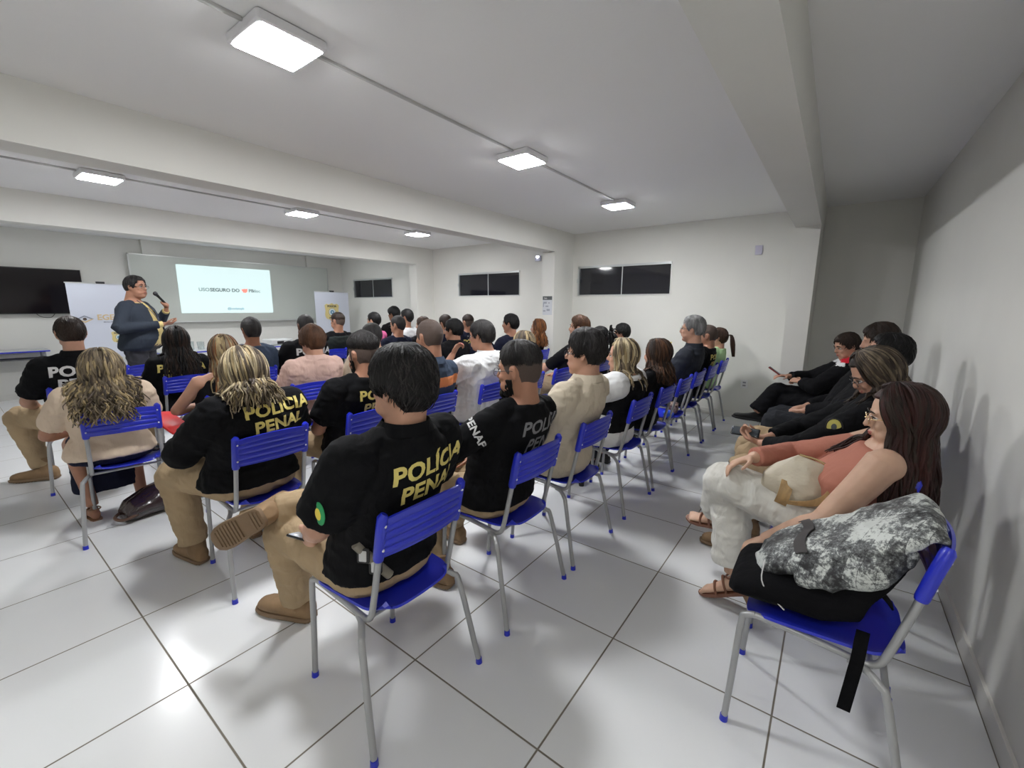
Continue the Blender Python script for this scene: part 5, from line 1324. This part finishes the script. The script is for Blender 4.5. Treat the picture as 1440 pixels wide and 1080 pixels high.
for i, (y, h_, r_, lab) in enumerate(((2.14, .17, .04, 'tall clear jug on the front table, beside the speaker'), (2.28, .13, .032, 'clear glass on the front table between jug and bowl'), (2.40, .12, .045, 'clear glass bowl at the right of the glassware on the front table'))):
    g = MB(); g.rings([[V3((r_ * k_ * math.cos(q), r_ * k_ * math.sin(q), z)) for q in [2 * PI * j / 20 for j in range(20)]] for k_, z in ((.8, 0), (.9, .01), (1, h_ * .5), (1.05, h_), (.98, h_), (.9, h_ * .5), (.7, .015))]); o = g.build('drinking_glass', M_glass); o.location = (-7.75, y, .76); tag(o, lab, 'glass')
o = MB().rbox((0, 0, .012), (.14, .2, .012), .01).build('paper_stack', mat('paper_white', (.7, .7, .7), .7)); o.location = (-7.8, 3.28, .76); tag(o, 'low stack of white papers on the front table beside the projector', 'papers')
o = MB().rbox((0, 0, .01), (.10, .14, .01), .01).build('tray', mat('tray_white', (.68, .70, .68), .4)); o.location = (-7.8, 2.66, .76); tag(o, 'small white tray on the front table', 'tray')

# wall fittings
o = thing('wall_switch', 'small pale lilac blank plate high on the far wall near the right column', 'wall plate', (-.85, YF, 2.13)); MB().rbox((0, -.008, 0), (.04, .008, .055), .004).build('plate', mat('lilac_plate', (.55, .53, .66), .4), o)
o = thing('wall_outlet', 'white double power outlet low on the far wall', 'power outlet', (-.86, YF, .46)); MB().rbox((0, -.006, 0), (.04, .006, .055), .004).build('plate', M_fix, o)
m_ = MB(); m_.box(-.018, .018, -.014, -.011, .008, .03); m_.box(-.018, .018, -.014, -.011, -.03, -.008); m_.build('socket', mat('socket_grey', (.3, .3, .34), .5), o, smooth=False)
o = thing('emergency_lamp', 'small lit emergency lamp high on the far wall left of the column', 'emergency lamp', (-4.08, YF, 2.235)); MB().rbox((0, -.02, -.01), (.055, .02, .045), .01).build('case', mat('lamp_case', (.6, .6, .75), .4), o); MB().ell((0, -.04, .01), (.03, .008, .016)).build('lamp_lens', mat('lamp_glow', (1, 1, 1), .4, emit=(.85, .88, 1), estr=6), o)
o = thing('notice_sheet', 'paper notice with dark heading bar on the middle column', 'notice', (-3.535, 5.62, 1.46)); MB().box(-.085, .085, -.003, 0, -.15, .13).build('paper', mat('notice_paper', (.62, .64, .68), .7), o, smooth=False)
MB().box(-.082, .082, -.005, -.003, .075, .13).build('heading_bar', mat('heading_grey', (.10, .11, .11), .7), o, smooth=False)
def facM(x, z, y=-.006): return Matrix(((1, 0, 0, x), (0, 0, -1, y), (0, 1, 0, z), (0, 0, 0, 1)))
text_obj('heading_text', 'Sala', .035, M_wht, facM(-.03, .10), o)
m_ = MB()
for i, (a, b_, z, h_) in enumerate(((-.07, .0, .045, .004), (-.07, -.01, .02, .022), (.02, .04, .02, .02), (-.075, -.06, -.03, .06), (-.03, .02, -.03, .02), (-.01, .045, -.09, .03), (-.075, -.03, -.10, .02))): m_.box(a, b_, -.005, -.003, z, z + h_)
m_.build('notice_print', mat('notice_ink', (.35, .37, .42), .8), o, smooth=False)

# ------------------------------------------------------------------ the speaker
p = Person('standing man in slate blazer and yellow shirt speaking into a microphone', -6.58, 1.42, rz=-.62, vox=.009, S=1.02, fat=1.15, skin='tan', stand=True, hy=-.25, hp=.02, headoff=(0, .03, 0),
           J={'eL': (-.32, .10, 1.20), 'wL': (-.15, .26, 1.37), 'eR': (.33, -.02, 1.17), 'wR': (.12, .32, 1.21)})
p.hands['L'] = dict(curl=1.1, d=(.35, .3, .9), pn=(.6, -.6, 0), grip=.6); p.hands['R'] = dict(curl=.5, d=(-.6, .7, .1), pn=(-.3, -.3, .9)); p.body()
p.shirt(CYS, sleeve=0, ease=.012, hem=.12, neck=.96, name='shirt', bell=.01); p.trousers(mat('dark_trouser', (.02, .02, .026), .8), length=.97, waist=.14); bshoe(p)
# blazer: same torso, open down the front
mb = MB()
us = [.02, .1, .2, .3, .4, .5, .6, .7, .78, .84, .89, .93, .955]
RR = []
for u in us:
    r_ = p.ring(u, .034 if u < .85 else .026, 40, .015)
    c = p.spine(u); fx = [q for q in r_]
    fx.sort(key=lambda q: math.atan2(q.x - c.x, q.y - c.y) % (2 * PI))
    g = lerp(.50, .22, min(1, u / .9)) if u < .9 else .3      # half opening angle at the front
    keep = [q for q in fx if g + .12 < (math.atan2(q.x - c.x, q.y - c.y) % (2 * PI)) < 2 * PI - g + .02]
    RR.append((u, c, g, r_))
def blz(uu, vv):
    k = vv * (len(us) - 1); i = min(len(us) - 2, int(k)); t = k - i
    g = lerp(RR[i][2], RR[i + 1][2], t); 
    ang = lerp(g, 2 * PI - g, uu)
    out = []
    for j in (i, i + 1):
        r_ = RR[j][3][::-1]; n_ = len(r_); x = (ang / (2 * PI)) * n_; a = int(x) % n_; b_ = (a + 1) % n_; f_ = x - int(x)
        out.append(lerp(r_[a], r_[b_], f_))
    return lerp(out[0], out[1], t)
mb.grid(lambda u, v: blz(u, v), 60, 40, thick=-.010)
ar = .068
for n in 'LR':
    sh, e, w_ = p.D['s' + n], p.D['e' + n], p.D['w' + n]
    mb.tube([p.spine(.93) - V3((0, .02, .0)), lerp(p.spine(.93), sh, .5) + V3((0, 0, .01)), sh], [.05, .056, .062], 14, sub=2); mb.ell(sh, (.074,) * 3)
    mb.tube([sh, lerp(sh, e, .5), lerp(sh, e, .85), e, lerp(e, w_, .3), lerp(e, w_, .88)], [.074, .068, .064, .064, .056, .046], 16, sub=3)
me = remesh(mb, .008, 3); bz = link('blazer', me, CSU2, p.root)
cf = MB()
for n in 'LR':
    e, w_ = p.D['e' + n], p.D['w' + n]; cf.tube([lerp(e, w_, .84), lerp(e, w_, .97)], [.037, .036], 14)
cf.build('shirt_cuff', CYS, p.root)
MB().rings([p.ring(u, .018, 32, .01) for u in (.13, .16, .175)]).build('belt', mat('brown_belt', (.12, .06, .03), .5), p.root)
p.hair_short(HDG, th=.013, front=.08, side=.012, back=-.05, tuft=.006, seed=90); p.face(HB, glasses=M_gl)
ln = MB()
for g in (-1, 1): ln.tube([p.spine(.97) + V3((g * .05, .06, .01)), p.spine(.8) + V3((g * .04, .17, 0)), p.spine(.62) + V3((0, .20, 0))], .004, 6, sub=5)
ln.build('lanyard', mat('lanyard_dark', (.05, .06, .10), .7), p.root)
bd = MB().rbox((0, 0, 0), (.035, .004, .03), .004); o = bd.build('name_badge', mat('badge_card', (.6, .65, .75), .5), p.root); o.location = p.spine(.58) + V3((0, .205, 0))
hw = W(p, p.D['wL'] + V3((.35, .3, .9)).normalized() * .07)
mic = thing('microphone', 'black handheld microphone in the raised hand of the standing speaker', 'microphone', (0, 0, 0))
tip = W(p, tuple(p.hc + V3((-.0, .17, -.055))))
dv = (hw - tip).normalized(); hw2 = tip + dv * .22
MB().tube([tuple(tip + dv * .035), tuple(tip + dv * .06), tuple(hw2)], [.018, .014, .011], 14).build('handle', M_bsh, mic)
MB().ell(tuple(tip + dv * .015), (.024, .024, .026)).build('grille', M_gl, mic)
